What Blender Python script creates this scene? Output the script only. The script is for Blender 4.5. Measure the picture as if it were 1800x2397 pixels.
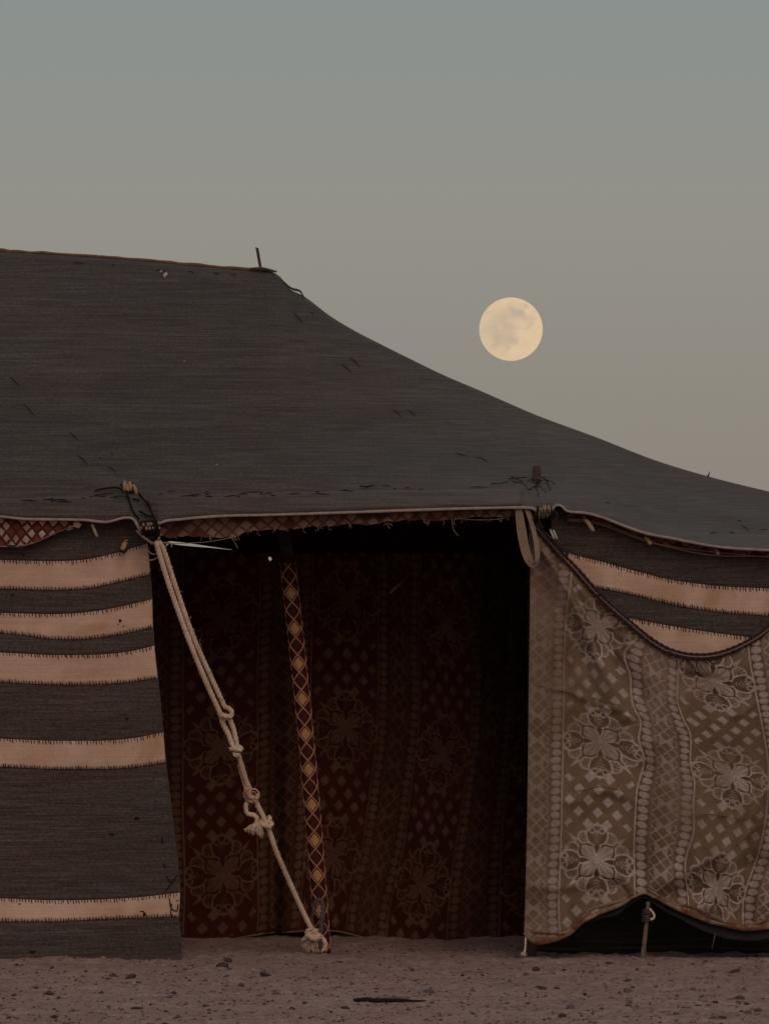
import bpy, bmesh, math, random
import numpy as np
from mathutils import Vector, Matrix

random.seed(7)
RNG = np.random.default_rng(7)
R = math.radians
scene = bpy.context.scene
COL = scene.collection
for o in list(bpy.data.objects):
    bpy.data.objects.remove(o)

# ------------------------------------------------------------------ camera, sky, light, exposure
FPX, CX, CY, HORIZON = 16350.0, 900.0, 1198.5, 1311.0      # long lens: about 6.3 degrees across
CAM_D, CAM_H = 28.0, 1.6                                   # metres to the tent front, eye height
PITCH = math.atan((HORIZON - CY) / FPX)
cam_data = bpy.data.cameras.new('camera')
cam = bpy.data.objects.new('camera', cam_data)
COL.objects.link(cam)
cam.location = (0, -CAM_D, CAM_H)
cam.rotation_euler = (R(90) + PITCH, 0, 0)
cam_data.sensor_fit = 'HORIZONTAL'
cam_data.sensor_width = 36.0
cam_data.lens = FPX / 1800.0 * 36.0
cam_data.clip_start = 0.5
cam_data.clip_end = 20000
scene.camera = cam

SUN_EL, SUN_AZ = 33.0, -13.0         # soft western afterglow behind the camera, to the right
world = bpy.data.worlds.new('World')
scene.world = world
world.use_nodes = True
wn, wl = world.node_tree.nodes, world.node_tree.links
wn.clear()
w_out = wn.new('ShaderNodeOutputWorld')
w_tc = wn.new('ShaderNodeTexCoord')
w_sep = wn.new('ShaderNodeSeparateXYZ')
w_map = wn.new('ShaderNodeMath'); w_map.operation = 'ARCSINE'
w_deg = wn.new('ShaderNodeMath'); w_deg.operation = 'MULTIPLY_ADD'
w_deg.inputs[1].default_value = 1.0 / (math.pi / 2); w_deg.inputs[2].default_value = 0.0
w_ramp = wn.new('ShaderNodeValToRGB')
w_bg1 = wn.new('ShaderNodeBackground'); w_bg1.inputs[1].default_value = 1.0
w_sky = wn.new('ShaderNodeTexSky'); w_sky.sky_type = 'NISHITA'; w_sky.sun_disc = False
w_sky.sun_elevation = R(0.8); w_sky.sun_rotation = R(180 + SUN_AZ)
w_sky.air_density = 1.0; w_sky.dust_density = 2.0; w_sky.ozone_density = 1.5
w_bg2 = wn.new('ShaderNodeBackground'); w_bg2.inputs[1].default_value = 0.03
w_add = wn.new('ShaderNodeAddShader')
wl.new(w_tc.outputs['Generated'], w_sep.inputs[0])
wl.new(w_sep.outputs['Z'], w_map.inputs[0])
wl.new(w_map.outputs[0], w_deg.inputs[0])
wl.new(w_deg.outputs[0], w_ramp.inputs[0])
wl.new(w_ramp.outputs[0], w_bg1.inputs[0])
wl.new(w_sky.outputs[0], w_bg2.inputs[0])
wl.new(w_bg1.outputs[0], w_add.inputs[0]); wl.new(w_bg2.outputs[0], w_add.inputs[1])
wl.new(w_add.outputs[0], w_out.inputs[0])
# even dusk haze by height above the horizon (ramp position = degrees / 90), darker and bluer overhead
ramp_pts = [(0.0, (0.258, 0.226, 0.190)), (0.8, (0.262, 0.238, 0.202)), (1.7, (0.270, 0.257, 0.225)),
            (2.9, (0.272, 0.272, 0.250)), (4.0, (0.246, 0.269, 0.262)), (5.0, (0.226, 0.262, 0.266)),
            (25.0, (0.195, 0.205, 0.200)), (90.0, (0.135, 0.138, 0.135))]
els = w_ramp.color_ramp.elements
while len(els) < len(ramp_pts):
    els.new(0.5)
for e, (d, c) in zip(els, ramp_pts):
    e.position = d / 90.0
    e.color = (*c, 1)

sun_data = bpy.data.lights.new('sun', 'SUN')
sun_data.energy = 0.66
sun_data.angle = R(40)
sun_data.color = (1.0, 0.74, 0.62)
sun = bpy.data.objects.new('sun', sun_data)
COL.objects.link(sun)
sun.rotation_euler = (R(90 - SUN_EL), 0, -R(SUN_AZ))
sun.location = (6, -20, 12)

vs = scene.view_settings
vs.view_transform = 'Standard'
vs.look = 'None'
vs.exposure = 0.0
vs.gamma = 1.0
vs.use_curve_mapping = False
scene.render.resolution_x, scene.render.resolution_y = 768, 1024
scene.cycles.max_bounces = 5
scene.cycles.diffuse_bounces = 3


# ------------------------------------------------------------------ geometry helpers
def P(px, py, Y):
    """Point on depth plane Y seen at photo pixel (px, py); arrays allowed."""
    px, py, Y = np.broadcast_arrays(np.asarray(px, float), np.asarray(py, float), np.asarray(Y, float))
    a = (px - CX) / FPX
    b = -(py - CY) / FPX
    dy = math.cos(PITCH) - b * math.sin(PITCH)
    dz = math.sin(PITCH) + b * math.cos(PITCH)
    s = (Y + CAM_D) / dy
    return np.stack([a * s, Y, CAM_H + dz * s], -1)


def px_to_ground(px, py):
    b = -(py - CY) / FPX
    dy = math.cos(PITCH) - b * math.sin(PITCH)
    dz = math.sin(PITCH) + b * math.cos(PITCH)
    s = -CAM_H / dz
    return ((px - CX) / FPX * s, dy * s - CAM_D)


def curve(pts, x):
    """Smooth monotone-in-x interpolation through (x, y) points."""
    pts = np.asarray(pts, float)
    xs, ys = pts[:, 0], pts[:, 1]
    m = np.gradient(ys, xs)
    x = np.asarray(x, float)
    i = np.clip(np.searchsorted(xs, x) - 1, 0, len(xs) - 2)
    h = xs[i + 1] - xs[i]
    t = np.clip((x - xs[i]) / h, 0, 1)
    d = (ys[i + 1] - ys[i]) / h
    m0 = np.where(m[i] * d <= 0, 0, np.sign(d) * np.minimum(np.abs(m[i]), 3 * np.abs(d)))
    m1 = np.where(m[i + 1] * d <= 0, 0, np.sign(d) * np.minimum(np.abs(m[i + 1]), 3 * np.abs(d)))
    return ((2 * t**3 - 3 * t**2 + 1) * ys[i] + (t**3 - 2 * t**2 + t) * h * m0
            + (-2 * t**3 + 3 * t**2) * ys[i + 1] + (t**3 - t**2) * h * m1)


_lat = RNG.random((256, 256))


def vnoise(x, y):
    x = np.asarray(x, float); y = np.asarray(y, float)
    xi, yi = np.floor(x).astype(int), np.floor(y).astype(int)
    fx, fy = x - xi, y - yi
    fx = fx * fx * (3 - 2 * fx); fy = fy * fy * (3 - 2 * fy)
    a = _lat[xi % 256, yi % 256]; b = _lat[(xi + 1) % 256, yi % 256]
    c = _lat[xi % 256, (yi + 1) % 256]; d = _lat[(xi + 1) % 256, (yi + 1) % 256]
    return (a * (1 - fx) + b * fx) * (1 - fy) + (c * (1 - fx) + d * fx) * fy - 0.5


def fbm(x, y, o=4):
    s, a = 0, 1.0
    for k in range(o):
        s = s + a * vnoise(x * 2**k + 17.3 * k, y * 2**k + 9.1 * k)
        a *= 0.5
    return s


def spline(pts, n=12):
    """Catmull-Rom through 3D points."""
    p = np.asarray(pts, float)
    p = np.vstack([2 * p[0] - p[1], p, 2 * p[-1] - p[-2]])
    out = []
    for i in range(1, len(p) - 2):
        for k in range(n):
            t = k / n
            out.append(0.5 * ((2 * p[i]) + (-p[i - 1] + p[i + 1]) * t
                       + (2 * p[i - 1] - 5 * p[i] + 4 * p[i + 1] - p[i + 2]) * t**2
                       + (-p[i - 1] + 3 * p[i] - 3 * p[i + 1] + p[i + 2]) * t**3))
    out.append(p[-2])
    return np.array(out)


class MB:
    """Collects vertices and faces for one mesh."""
    def __init__(self):
        self.v, self.f, self.n = [], [], 0

    def add(self, v, f):
        v = np.asarray(v, float).reshape(-1, 3)
        self.v.append(v)
        self.f += [tuple(int(i) + self.n for i in q) for q in f]
        self.n += len(v)
        return self

    def tube(self, path, rad, sides=8, cap=True, squash=1.0):
        path = np.asarray(path, float)
        n = len(path)
        rad = np.broadcast_to(np.asarray(rad, float), (n,))
        tan = np.gradient(path, axis=0)
        tan /= np.linalg.norm(tan, axis=1)[:, None] + 1e-12
        ref = np.array([0.0, -1.0, 0.0])
        if abs(tan[0] @ ref) > 0.9:
            ref = np.array([1.0, 0, 0])
        u = ref - tan[0] * (ref @ tan[0]); u /= np.linalg.norm(u)
        vs_ = []
        ang = np.arange(sides) / sides * 2 * math.pi
        for i in range(n):
            u = u - tan[i] * (u @ tan[i]); u /= np.linalg.norm(u) + 1e-12
            w = np.cross(tan[i], u)
            vs_.append(path[i] + rad[i] * (np.cos(ang)[:, None] * u * squash + np.sin(ang)[:, None] * w))
        fs = []
        for i in range(n - 1):
            for k in range(sides):
                a, b = i * sides + k, i * sides + (k + 1) % sides
                fs.append((a, b, b + sides, a + sides))
        if cap:
            fs.append(tuple(range(sides))[::-1])
            fs.append(tuple((n - 1) * sides + k for k in range(sides)))
        return self.add(np.concatenate(vs_), fs)

    def rope(self, path, rad, pitch, strands=3, sides=6, taper=None):
        path = np.asarray(path, float)
        seg = np.linalg.norm(np.diff(path, axis=0), axis=1)
        s = np.concatenate([[0], np.cumsum(seg)])
        n = max(8, int(s[-1] / pitch * 9))
        t = np.linspace(0, s[-1], n)
        q = np.stack([np.interp(t, s, path[:, k]) for k in range(3)], -1)
        tan = np.gradient(q, axis=0); tan /= np.linalg.norm(tan, axis=1)[:, None] + 1e-12
        ref = np.array([0.0, -1.0, 0.0])
        if abs(tan[0] @ ref) > 0.9:
            ref = np.array([1.0, 0, 0])
        u = ref - tan[0] * (ref @ tan[0]); u /= np.linalg.norm(u)
        U = []
        for i in range(n):
            u = u - tan[i] * (u @ tan[i]); u /= np.linalg.norm(u) + 1e-12
            U.append(u.copy())
        U = np.array(U); W = np.cross(tan, U)
        rr = rad * (1 + 0.10 * np.array([vnoise(x * 40, 3.3) for x in t]))
        if taper is not None:
            rr = rr * np.interp(t / s[-1], [0, 1], taper)
        for k in range(strands):
            a = t / pitch * 2 * math.pi + k * 2 * math.pi / strands
            off = (np.cos(a)[:, None] * U + np.sin(a)[:, None] * W) * (rr * 0.48)[:, None]
            self.tube(q + off, rr * 0.60, sides)
        return self

    def box(self, c, ex, ey, ez):
        c, ex, ey, ez = (np.asarray(a, float) for a in (c, ex, ey, ez))
        v = [c + sx * ex + sy * ey + sz * ez for sx in (-1, 1) for sy in (-1, 1) for sz in (-1, 1)]
        return self.add(v, [(0, 1, 3, 2), (4, 6, 7, 5), (0, 4, 5, 1), (2, 3, 7, 6), (0, 2, 6, 4), (1, 5, 7, 3)])

    def grid(self, pts, closed=False):
        nu, nv = pts.shape[:2]
        idx = np.arange(nu * nv).reshape(nu, nv)
        f = np.stack([idx[:-1, :-1], idx[1:, :-1], idx[1:, 1:], idx[:-1, 1:]], -1).reshape(-1, 4)
        return self.add(pts.reshape(-1, 3), f)

    def sheet(self, pts, thick):
        """Cloth with thickness: front grid, back grid shifted by `thick` in +Y, and rims."""
        nu, nv = pts.shape[:2]
        back = pts + np.array([0, thick, 0])
        n = nu * nv
        idx = np.arange(n).reshape(nu, nv)
        f = np.stack([idx[:-1, :-1], idx[1:, :-1], idx[1:, 1:], idx[:-1, 1:]], -1).reshape(-1, 4)
        fb = f[:, ::-1] + n
        rim = np.concatenate([idx[0, :], idx[1:, -1], idx[-1, -2::-1], idx[-2:0:-1, 0]])
        r2 = np.roll(rim, -1)
        fr = np.stack([rim, r2, r2 + n, rim + n], -1)
        return self.add(np.concatenate([pts.reshape(-1, 3), back.reshape(-1, 3)]), np.concatenate([f, fb, fr]))

    def build(self, name, mat, parent=None, smooth=True, attrs=None, **tags):
        v = np.concatenate(self.v)
        me = bpy.data.meshes.new(name)
        me.from_pydata(v.tolist(), [], self.f)
        return finish(me, name, mat, parent, smooth, attrs, tags)


def finish(me, name, mat, parent, smooth, attrs, tags):
    if smooth:
        me.polygons.foreach_set('use_smooth', np.ones(len(me.polygons), bool))
    if attrs:
        for k, a in attrs.items():
            at = me.attributes.new(k, 'FLOAT', 'POINT')
            at.data.foreach_set('value', np.asarray(a, np.float32).ravel())
    me.materials.append(mat)
    me.update()
    o = bpy.data.objects.new(name, me)
    COL.objects.link(o)
    if parent is not None:
        o.parent = parent
        m = parent
        chain = Matrix.Identity(4)
        while m is not None:
            chain = Matrix.Translation(m.location) @ chain if m.type == 'EMPTY' else chain
            m = m.parent
        o.matrix_parent_inverse = chain.inverted() if parent.type == 'EMPTY' else Matrix.Identity(4)
    for k, val in tags.items():
        o[k] = val
    return o


def big_grid(name, pts, mat, parent, attrs=None, keep=None, **tags):
    """Fast dense grid mesh (numpy), optional boolean face mask."""
    nu, nv = pts.shape[:2]
    idx = np.arange(nu * nv).reshape(nu, nv)
    f = np.stack([idx[:-1, :-1], idx[1:, :-1], idx[1:, 1:], idx[:-1, 1:]], -1).reshape(-1, 4)
    if keep is not None:
        f = f[keep.reshape(-1)]
    me = bpy.data.meshes.new(name)
    me.vertices.add(nu * nv)
    me.vertices.foreach_set('co', pts.reshape(-1).astype(np.float32))
    me.loops.add(len(f) * 4)
    me.loops.foreach_set('vertex_index', f.reshape(-1).astype(np.int32))
    me.polygons.add(len(f))
    me.polygons.foreach_set('loop_start', (np.arange(len(f)) * 4).astype(np.int32))
    me.polygons.foreach_set('loop_total', np.full(len(f), 4, np.int32))
    me.update(calc_edges=True)
    me.validate()
    return finish(me, name, mat, parent, True, attrs, tags)


def thing(name, label, cat, loc, group=None):
    o = bpy.data.objects.new(name, None)
    o.empty_display_size = 0.1
    COL.objects.link(o)
    o.location = tuple(float(c) for c in loc)
    o['label'] = label
    o['category'] = cat
    if group:
        o['group'] = group
    return o


# ------------------------------------------------------------------ materials
def new_mat(name):
    m = bpy.data.materials.new(name)
    m.use_nodes = True
    n = m.node_tree.nodes
    b = n['Principled BSDF']
    b.inputs['Roughness'].default_value = 0.95
    b.inputs['Specular IOR Level'].default_value = 0.1
    return m, n, m.node_tree.links, b


def tex_noise(n, l, scale, vec=(1, 1, 1), detail=4, rough=0.6, dist=0.0):
    tc = n.new('ShaderNodeTexCoord')
    mp = n.new('ShaderNodeMapping')
    mp.inputs['Scale'].default_value = vec
    t = n.new('ShaderNodeTexNoise')
    t.inputs['Scale'].default_value = scale
    t.inputs['Detail'].default_value = detail
    t.inputs['Roughness'].default_value = rough
    t.inputs['Distortion'].default_value = dist
    l.new(tc.outputs['Object'], mp.inputs[0])
    l.new(mp.outputs[0], t.inputs['Vector'])
    return t.outputs['Fac']


def ramp(n, l, fac, stops):
    r = n.new('ShaderNodeValToRGB')
    e = r.color_ramp.elements
    while len(e) < len(stops):
        e.new(0.5)
    for k, (p, c) in zip(e, stops):
        k.position = p
        k.color = (*c, 1)
    l.new(fac, r.inputs[0])
    return r.outputs[0]


def mix(n, l, a, b, fac, mode='MIX'):
    m = n.new('ShaderNodeMix')
    m.data_type = 'RGBA'
    m.blend_type = mode
    for s, v in ((m.inputs[6], a), (m.inputs[7], b), (m.inputs[0], fac)):
        if hasattr(v, 'is_linked') or hasattr(v, 'links'):
            l.new(v, s)
        elif isinstance(v, (int, float)):
            s.default_value = v
        else:
            s.default_value = (*v, 1)
    return m.outputs[2]


def bump(n, l, b, fac, strength, dist):
    k = n.new('ShaderNodeBump')
    k.inputs['Strength'].default_value = strength
    k.inputs['Distance'].default_value = dist
    l.new(fac, k.inputs['Height'])
    if b.inputs['Normal'].is_linked:
        l.new(b.inputs['Normal'].links[0].from_socket, k.inputs['Normal'])
    l.new(k.outputs[0], b.inputs['Normal'])


def sc3(c, k):
    return tuple(x * k for x in c)


def wool(name, c, var=0.35, streak=(2.5, 2.5, 110), bs=0.5, warm=(1.15, 0.95, 0.9), scale=1.0):
    """Coarse goat-hair weave: threads running along X, mottled by hand-spun yarn."""
    m, n, l, b = new_mat(name)
    s1 = tex_noise(n, l, 1.0, streak, 3, 0.7)
    s2 = tex_noise(n, l, 105 * scale, (0.8, 1, 1.4), 4, 0.8)
    s3 = tex_noise(n, l, 1.3, (1, 1, 1), 4, 0.6, 0.5)
    s4 = tex_noise(n, l, 1.0, (5, 5, 190), 2, 0.6)
    c1 = ramp(n, l, s1, [(0.25, sc3(c, 1 - var)), (0.75, sc3(c, 1 + var))])
    c2 = ramp(n, l, s2, [(0.36, (0.55, 0.55, 0.55)), (0.64, (1.42, 1.41, 1.40))])
    c3 = ramp(n, l, s3, [(0.3, (0.92, 0.97, 0.98)), (0.7, warm)])
    c4 = ramp(n, l, s4, [(0.35, (0.68, 0.68, 0.68)), (0.65, (1.25, 1.25, 1.25))])
    x = mix(n, l, c1, c2, 1.0, 'MULTIPLY')
    x = mix(n, l, x, c3, 1.0, 'MULTIPLY')
    x = mix(n, l, x, c4, 1.0, 'MULTIPLY')
    s6 = tex_noise(n, l, 1.0, (0.7, 0.7, 9), 3, 0.6)
    x = mix(n, l, x, ramp(n, l, s6, [(0.35, (0.88, 0.88, 0.89)), (0.65, (1.12, 1.11, 1.10))]), 1.0, 'MULTIPLY')
    s7 = tex_noise(n, l, 6.0, (1, 1, 1), 6, 0.7, 1.2)
    x = mix(n, l, x, ramp(n, l, s7, [(0.60, (1, 1, 1)), (0.75, (1.3, 1.26, 1.22))]), 0.4, 'MULTIPLY')
    l.new(x, b.inputs['Base Color'])
    bump(n, l, b, s2, bs, 0.004)
    bump(n, l, b, s1, bs * 0.6, 0.006)
    b.inputs['Sheen Weight'].default_value = 0.15
    b.inputs['Sheen Roughness'].default_value = 0.6
    return m


def cotton(name, c, stain=(0.72, 0.6, 0.48), fine=240, grime=0.5):
    m, n, l, b = new_mat(name)
    s1 = tex_noise(n, l, 4.0, (1, 1, 1.2), 5, 0.62, 0.8)
    s2 = tex_noise(n, l, fine, (1, 1, 1), 2, 0.7)
    s3 = tex_noise(n, l, 1.0, (3, 3, 150), 2, 0.6)
    s5 = tex_noise(n, l, 38.0, (1, 1, 1), 5, 0.7, 1.0)
    a = ramp(n, l, s1, [(0.30, tuple(x * y for x, y in zip(c, stain))), (0.62, c)])
    k2 = ramp(n, l, s2, [(0.3, (0.84, 0.84, 0.84)), (0.7, (1.12, 1.12, 1.12))])
    k3 = ramp(n, l, s3, [(0.3, (0.9, 0.9, 0.9)), (0.7, (1.06, 1.06, 1.06))])
    k5 = ramp(n, l, s5, [(0.62, (1, 1, 1)), (0.78, (1 - grime, 1 - grime, 1 - grime))])
    x = mix(n, l, a, k2, 1.0, 'MULTIPLY')
    x = mix(n, l, x, k3, 1.0, 'MULTIPLY')
    x = mix(n, l, x, k5, 1.0, 'MULTIPLY')
    l.new(x, b.inputs['Base Color'])
    bump(n, l, b, s2, 0.35, 0.002)
    return m


def plain(name, c, scale=90, var=0.3, rough=0.9, bs=0.3):
    m, n, l, b = new_mat(name)
    s = tex_noise(n, l, scale, (1, 1, 1), 4, 0.65)
    l.new(ramp(n, l, s, [(0.28, sc3(c, 1 - var)), (0.72, sc3(c, 1 + var))]), b.inputs['Base Color'])
    b.inputs['Roughness'].default_value = rough
    bump(n, l, b, s, bs, 0.003)
    return m


def brocade(name, field, band, thread, dark, stain):
    """Woven figured cloth: attribute 'fig' (-1 outline .. 1 raised figure) and 'band' choose the thread colour."""
    m, n, l, b = new_mat(name)
    a1 = n.new('ShaderNodeAttribute'); a1.attribute_name = 'fig'
    a2 = n.new('ShaderNodeAttribute'); a2.attribute_name = 'band'
    fine = tex_noise(n, l, 320, (1, 1, 1.3), 2, 0.7)
    mid = tex_noise(n, l, 5.0, (1, 1, 1), 5, 0.65, 0.6)
    base = mix(n, l, field, band, a2.outputs['Fac'])
    st = ramp(n, l, mid, [(0.32, stain), (0.66, (1.12, 1.1, 1.08))])
    base = mix(n, l, base, st, 1.0, 'MULTIPLY')
    neg = n.new('ShaderNodeMath'); neg.operation = 'MULTIPLY'; neg.inputs[1].default_value = -1.0; neg.use_clamp = True
    l.new(a1.outputs['Fac'], neg.inputs[0])
    pos = n.new('ShaderNodeMath'); pos.operation = 'MULTIPLY'; pos.inputs[1].default_value = 1.0; pos.use_clamp = True
    l.new(a1.outputs['Fac'], pos.inputs[0])
    thr = mix(n, l, thread, ramp(n, l, mid, [(0.3, (0.8, 0.76, 0.72)), (0.7, (1.08, 1.08, 1.1))]), 1.0, 'MULTIPLY')
    x = mix(n, l, base, dark, neg.outputs[0])
    x = mix(n, l, x, thr, pos.outputs[0])
    k = ramp(n, l, fine, [(0.25, (0.66, 0.66, 0.66)), (0.75, (1.3, 1.3, 1.3))])
    x = mix(n, l, x, k, 1.0, 'MULTIPLY')
    l.new(x, b.inputs['Base Color'])
    bump(n, l, b, fine, 0.5, 0.002)
    return m


M = {}
M['roof'] = wool('roof_goat_hair', (0.067, 0.058, 0.054), 0.26)
M['hem'] = wool('roof_hem_wool', (0.078, 0.062, 0.055), 0.2)
M['strip'] = wool('wall_goat_hair', (0.080, 0.066, 0.058), 0.28, streak=(3, 3, 90))
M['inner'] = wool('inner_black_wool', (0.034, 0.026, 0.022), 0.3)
M['upper'] = plain('shade_darkened_maroon', (0.034, 0.013, 0.010), 150)  # near-black colour paints the shade at the top of the interior
M['pale'] = cotton('pale_cotton', (0.71, 0.495, 0.385), stain=(0.76, 0.66, 0.56))
M['thread'] = plain('dark_thread', (0.028, 0.020, 0.018), 200)
M['black'] = plain('black_twine', (0.014, 0.012, 0.013), 200)
M['piping'] = plain('grey_piping', (0.36, 0.285, 0.265), 60, 0.25)
M['rope'] = cotton('cotton_rope', (0.79, 0.62, 0.485), stain=(0.70, 0.58, 0.46), fine=140, grime=0.45)
M['rope_stain'] = plain('stained_rope', (0.42, 0.20, 0.12), 110, 0.4)
M['wood'] = plain('pale_wood', (0.40, 0.26, 0.16), 60, 0.35)
M['pole'] = plain('brown_pole_wood', (0.085, 0.050, 0.042), 40, 0.3)
M['stick'] = plain('grey_stick_wood', (0.19, 0.14, 0.105), 50, 0.35)
M['iron'] = plain('rusty_iron', (0.10, 0.083, 0.082), 70, 0.35, 0.7)
M['webbing'] = cotton('cotton_webbing', (0.36, 0.28, 0.215), fine=300, grime=0.3)
M['dark_cord'] = plain('dark_plaited_cord', (0.05, 0.034, 0.036), 200, 0.4)
M['tan_thread'] = plain('tan_thread', (0.30, 0.17, 0.115), 150, 0.3)
M['ridge'] = plain('tan_ridge_cord', (0.20, 0.115, 0.065), 60, 0.35)
M['felt'] = plain('blue_black_felt', (0.032, 0.031, 0.034), 120, 0.35)
M['pole_cloth'] = plain('maroon_cloth', (0.060, 0.016, 0.013), 150, 0.3)
M['gold'] = plain('gold_patch', (0.44, 0.24, 0.10), 260, 0.4)
M['pink_cord'] = plain('pink_tan_cord', (0.42, 0.21, 0.135), 150, 0.25)
M['white_tag'] = plain('white_tag', (0.6, 0.55, 0.52), 60, 0.2)
hm, hn, hl, hb_ = new_mat('rust_and_tan_hem')
hs = tex_noise(hn, hl, 9, (1, 1, 1), 4, 0.65, 0.8)
hs2 = tex_noise(hn, hl, 70, (1, 1, 1), 3, 0.7)
hc = ramp(hn, hl, hs, [(0.36, (0.20, 0.075, 0.045)), (0.47, (0.21, 0.12, 0.075)), (0.58, (0.33, 0.23, 0.17)), (0.68, (0.24, 0.14, 0.09))])
hl.new(mix(hn, hl, hc, ramp(hn, hl, hs2, [(0.3, (0.6, 0.6, 0.6)), (0.7, (1.25, 1.25, 1.25))]), 1.0, 'MULTIPLY'), hb_.inputs['Base Color'])
bump(hn, hl, hb_, hs2, 0.7, 0.006)
M['hemroll'] = hm
M['drape'] = brocade('floral_brocade', (0.208, 0.146, 0.100), (0.212, 0.144, 0.108), (0.60, 0.505, 0.48),
                     (0.060, 0.034, 0.026), (0.66, 0.60, 0.50))
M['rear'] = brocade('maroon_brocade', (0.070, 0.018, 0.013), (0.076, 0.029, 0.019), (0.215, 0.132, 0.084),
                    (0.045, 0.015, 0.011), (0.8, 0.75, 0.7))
M['lining'] = brocade('net_lining', (0.20, 0.105, 0.085), (0.10, 0.035, 0.028), (0.27, 0.17, 0.145),
                      (0.085, 0.040, 0.033), (0.6, 0.55, 0.5))
M['lining_red'] = brocade('red_white_lining', (0.17, 0.045, 0.032), (0.17, 0.045, 0.032), (0.66, 0.53, 0.47),
                          (0.06, 0.022, 0.018), (0.7, 0.65, 0.6))

# ------------------------------------------------------------------ ground
TERR = lambda x, y: 0.010 * fbm(x * 1.3 + 5, y * 1.3 + 2, 3) + 0.011 * fbm(x * 7, y * 5, 4) + 0.012 * fbm(x * 30, y * 20, 3)


def gz(x, y):
    w = np.clip((9 - np.hypot(x, y)) / 3, 0, 1)
    x = np.asarray(x, float); y = np.asarray(y, float)
    drift = 0.016 * np.clip(0.55 + 1.3 * fbm(x * 2.1 + 3, y * 0.4 + 9, 3), 0, 1) * np.exp(-((y + 0.16) / 0.16) ** 2) * np.clip((np.abs(x + 0.12) - 0.62) / 0.15, 0, 1)
    scuff = -0.012 * np.clip(fbm(x * 3.3 + 31, y * 1.6 + 12, 2) - 0.22, 0, 1) * 3
    return (TERR(x, y) + drift + scuff) * w


def axis(core, step, far, ratio=1.25):
    a = list(np.arange(-core, core + 1e-6, step))
    d, x = step, core
    ext = []
    while x < far:
        d *= ratio
        x += d
        ext.append(x)
    return np.array([-e for e in ext[::-1]] + a + ext)


gm, gn, gl, gb = new_mat('stony_sand')
t1 = tex_noise(gn, gl, 2.2, (1, 1, 1), 5, 0.6, 0.4)
t2 = tex_noise(gn, gl, 55, (1, 0.8, 1), 5, 0.75)
t3 = tex_noise(gn, gl, 260, (1, 1, 1), 2, 0.7)
gc = ramp(gn, gl, t1, [(0.3, (0.46, 0.310, 0.285)), (0.5, (0.52, 0.350, 0.322)), (0.72, (0.58, 0.415, 0.370))])
gc = mix(gn, gl, gc, ramp(gn, gl, t2, [(0.3, (0.62, 0.59, 0.61)), (0.52, (1, 1, 1)), (0.8, (1.22, 1.2, 1.18))]), 1.0, 'MULTIPLY')
gc = mix(gn, gl, gc, ramp(gn, gl, t3, [(0.3, (0.75, 0.75, 0.76)), (0.7, (1.2, 1.2, 1.2))]), 1.0, 'MULTIPLY')
t4 = tex_noise(gn, gl, 15, (1, 0.55, 1), 5, 0.7, 0.8)
gc = mix(gn, gl, gc, ramp(gn, gl, t4, [(0.32, (0.72, 0.69, 0.73)), (0.5, (1, 1, 1)), (0.68, (1.12, 1.10, 1.06))]), 1.0, 'MULTIPLY')
gl.new(gc, gb.inputs['Base Color'])
bump(gn, gl, gb, t2, 0.8, 0.02)
bump(gn, gl, gb, t3, 0.5, 0.006)
M['ground'] = gm
gx = axis(2.4, 0.018, 9000, 1.16)
gy0 = axis(3.3, 0.018, 9000, 1.16) - 1.4
GX, GY = np.meshgrid(gx, gy0, indexing='ij')
big_grid('ground', np.stack([GX, GY, gz(GX, GY)], -1), M['ground'], None, kind='structure')

# ------------------------------------------------------------------ the tent roof
EAVE = [(-1500, 1200), (-300, 1204), (0, 1208), (60, 1214), (126, 1215), (193, 1216), (250, 1221), (272, 1216), (289, 1211),
        (305, 1211), (315, 1217), (323, 1231), (331, 1244), (345, 1260), (358, 1264), (366, 1250), (372, 1227), (382, 1221), (421, 1215),
        (500, 1208), (640, 1204), (800, 1199), (1000, 1192), (1150, 1188), (1225, 1187), (1250, 1190), (1264, 1203),
        (1288, 1203), (1295, 1188), (1305, 1181), (1315, 1184), (1325, 1194), (1373, 1200), (1410, 1210), (1453, 1227),
        (1514, 1248), (1572, 1259), (1673, 1278), (1800, 1287), (2100, 1289), (2800, 1292)]
TOP = [(-1500, 500), (-600, 548), (0, 587), (300, 607), (500, 625), (590, 633), (638, 637), (651, 643), (679, 676), (707, 690),
       (773, 739), (831, 774), (889, 804), (961, 840), (1033, 875), (1131, 917), (1250, 969), (1395, 1023), (1539, 1079),
       (1658, 1115), (1799, 1150), (2000, 1193), (2300, 1240), (2800, 1276)]
EAVE_Y, RIDGE_Y, BACK_Y = -0.10, 1.65, 3.4


def roof_point(px, v):
    """Front slope: v = 0 at the eave, 1 at the ridge."""
    px = np.asarray(px, float); v = np.asarray(v, float)
    e = P(px, curve(EAVE, px), EAVE_Y)
    t = P(px, curve(TOP, px), RIDGE_Y)
    # the notches of the eave die out within a hand's breadth of the edge
    es = P(px, curve([(-1500, 1200), (0, 1208), (250, 1212), (640, 1203), (1150, 1187), (1290, 1187), (1400, 1205), (1514, 1246),
                      (1673, 1277), (1800, 1287), (2800, 1292)], px), EAVE_Y)
    k = np.clip(1 - v / 0.07, 0, 1)[..., None] ** 1.5
    base = es + (e - es) * k
    vv = v[..., None]
    q = base * (1 - vv) + t * vv
    bulge = 0.030 * fbm(px / 330.0, v * 2.5, 3)
    q[..., 2] += -0.10 * (v * (1 - v)) + bulge * np.sin(np.clip(v, 0, 1) * math.pi)
    return q


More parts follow.
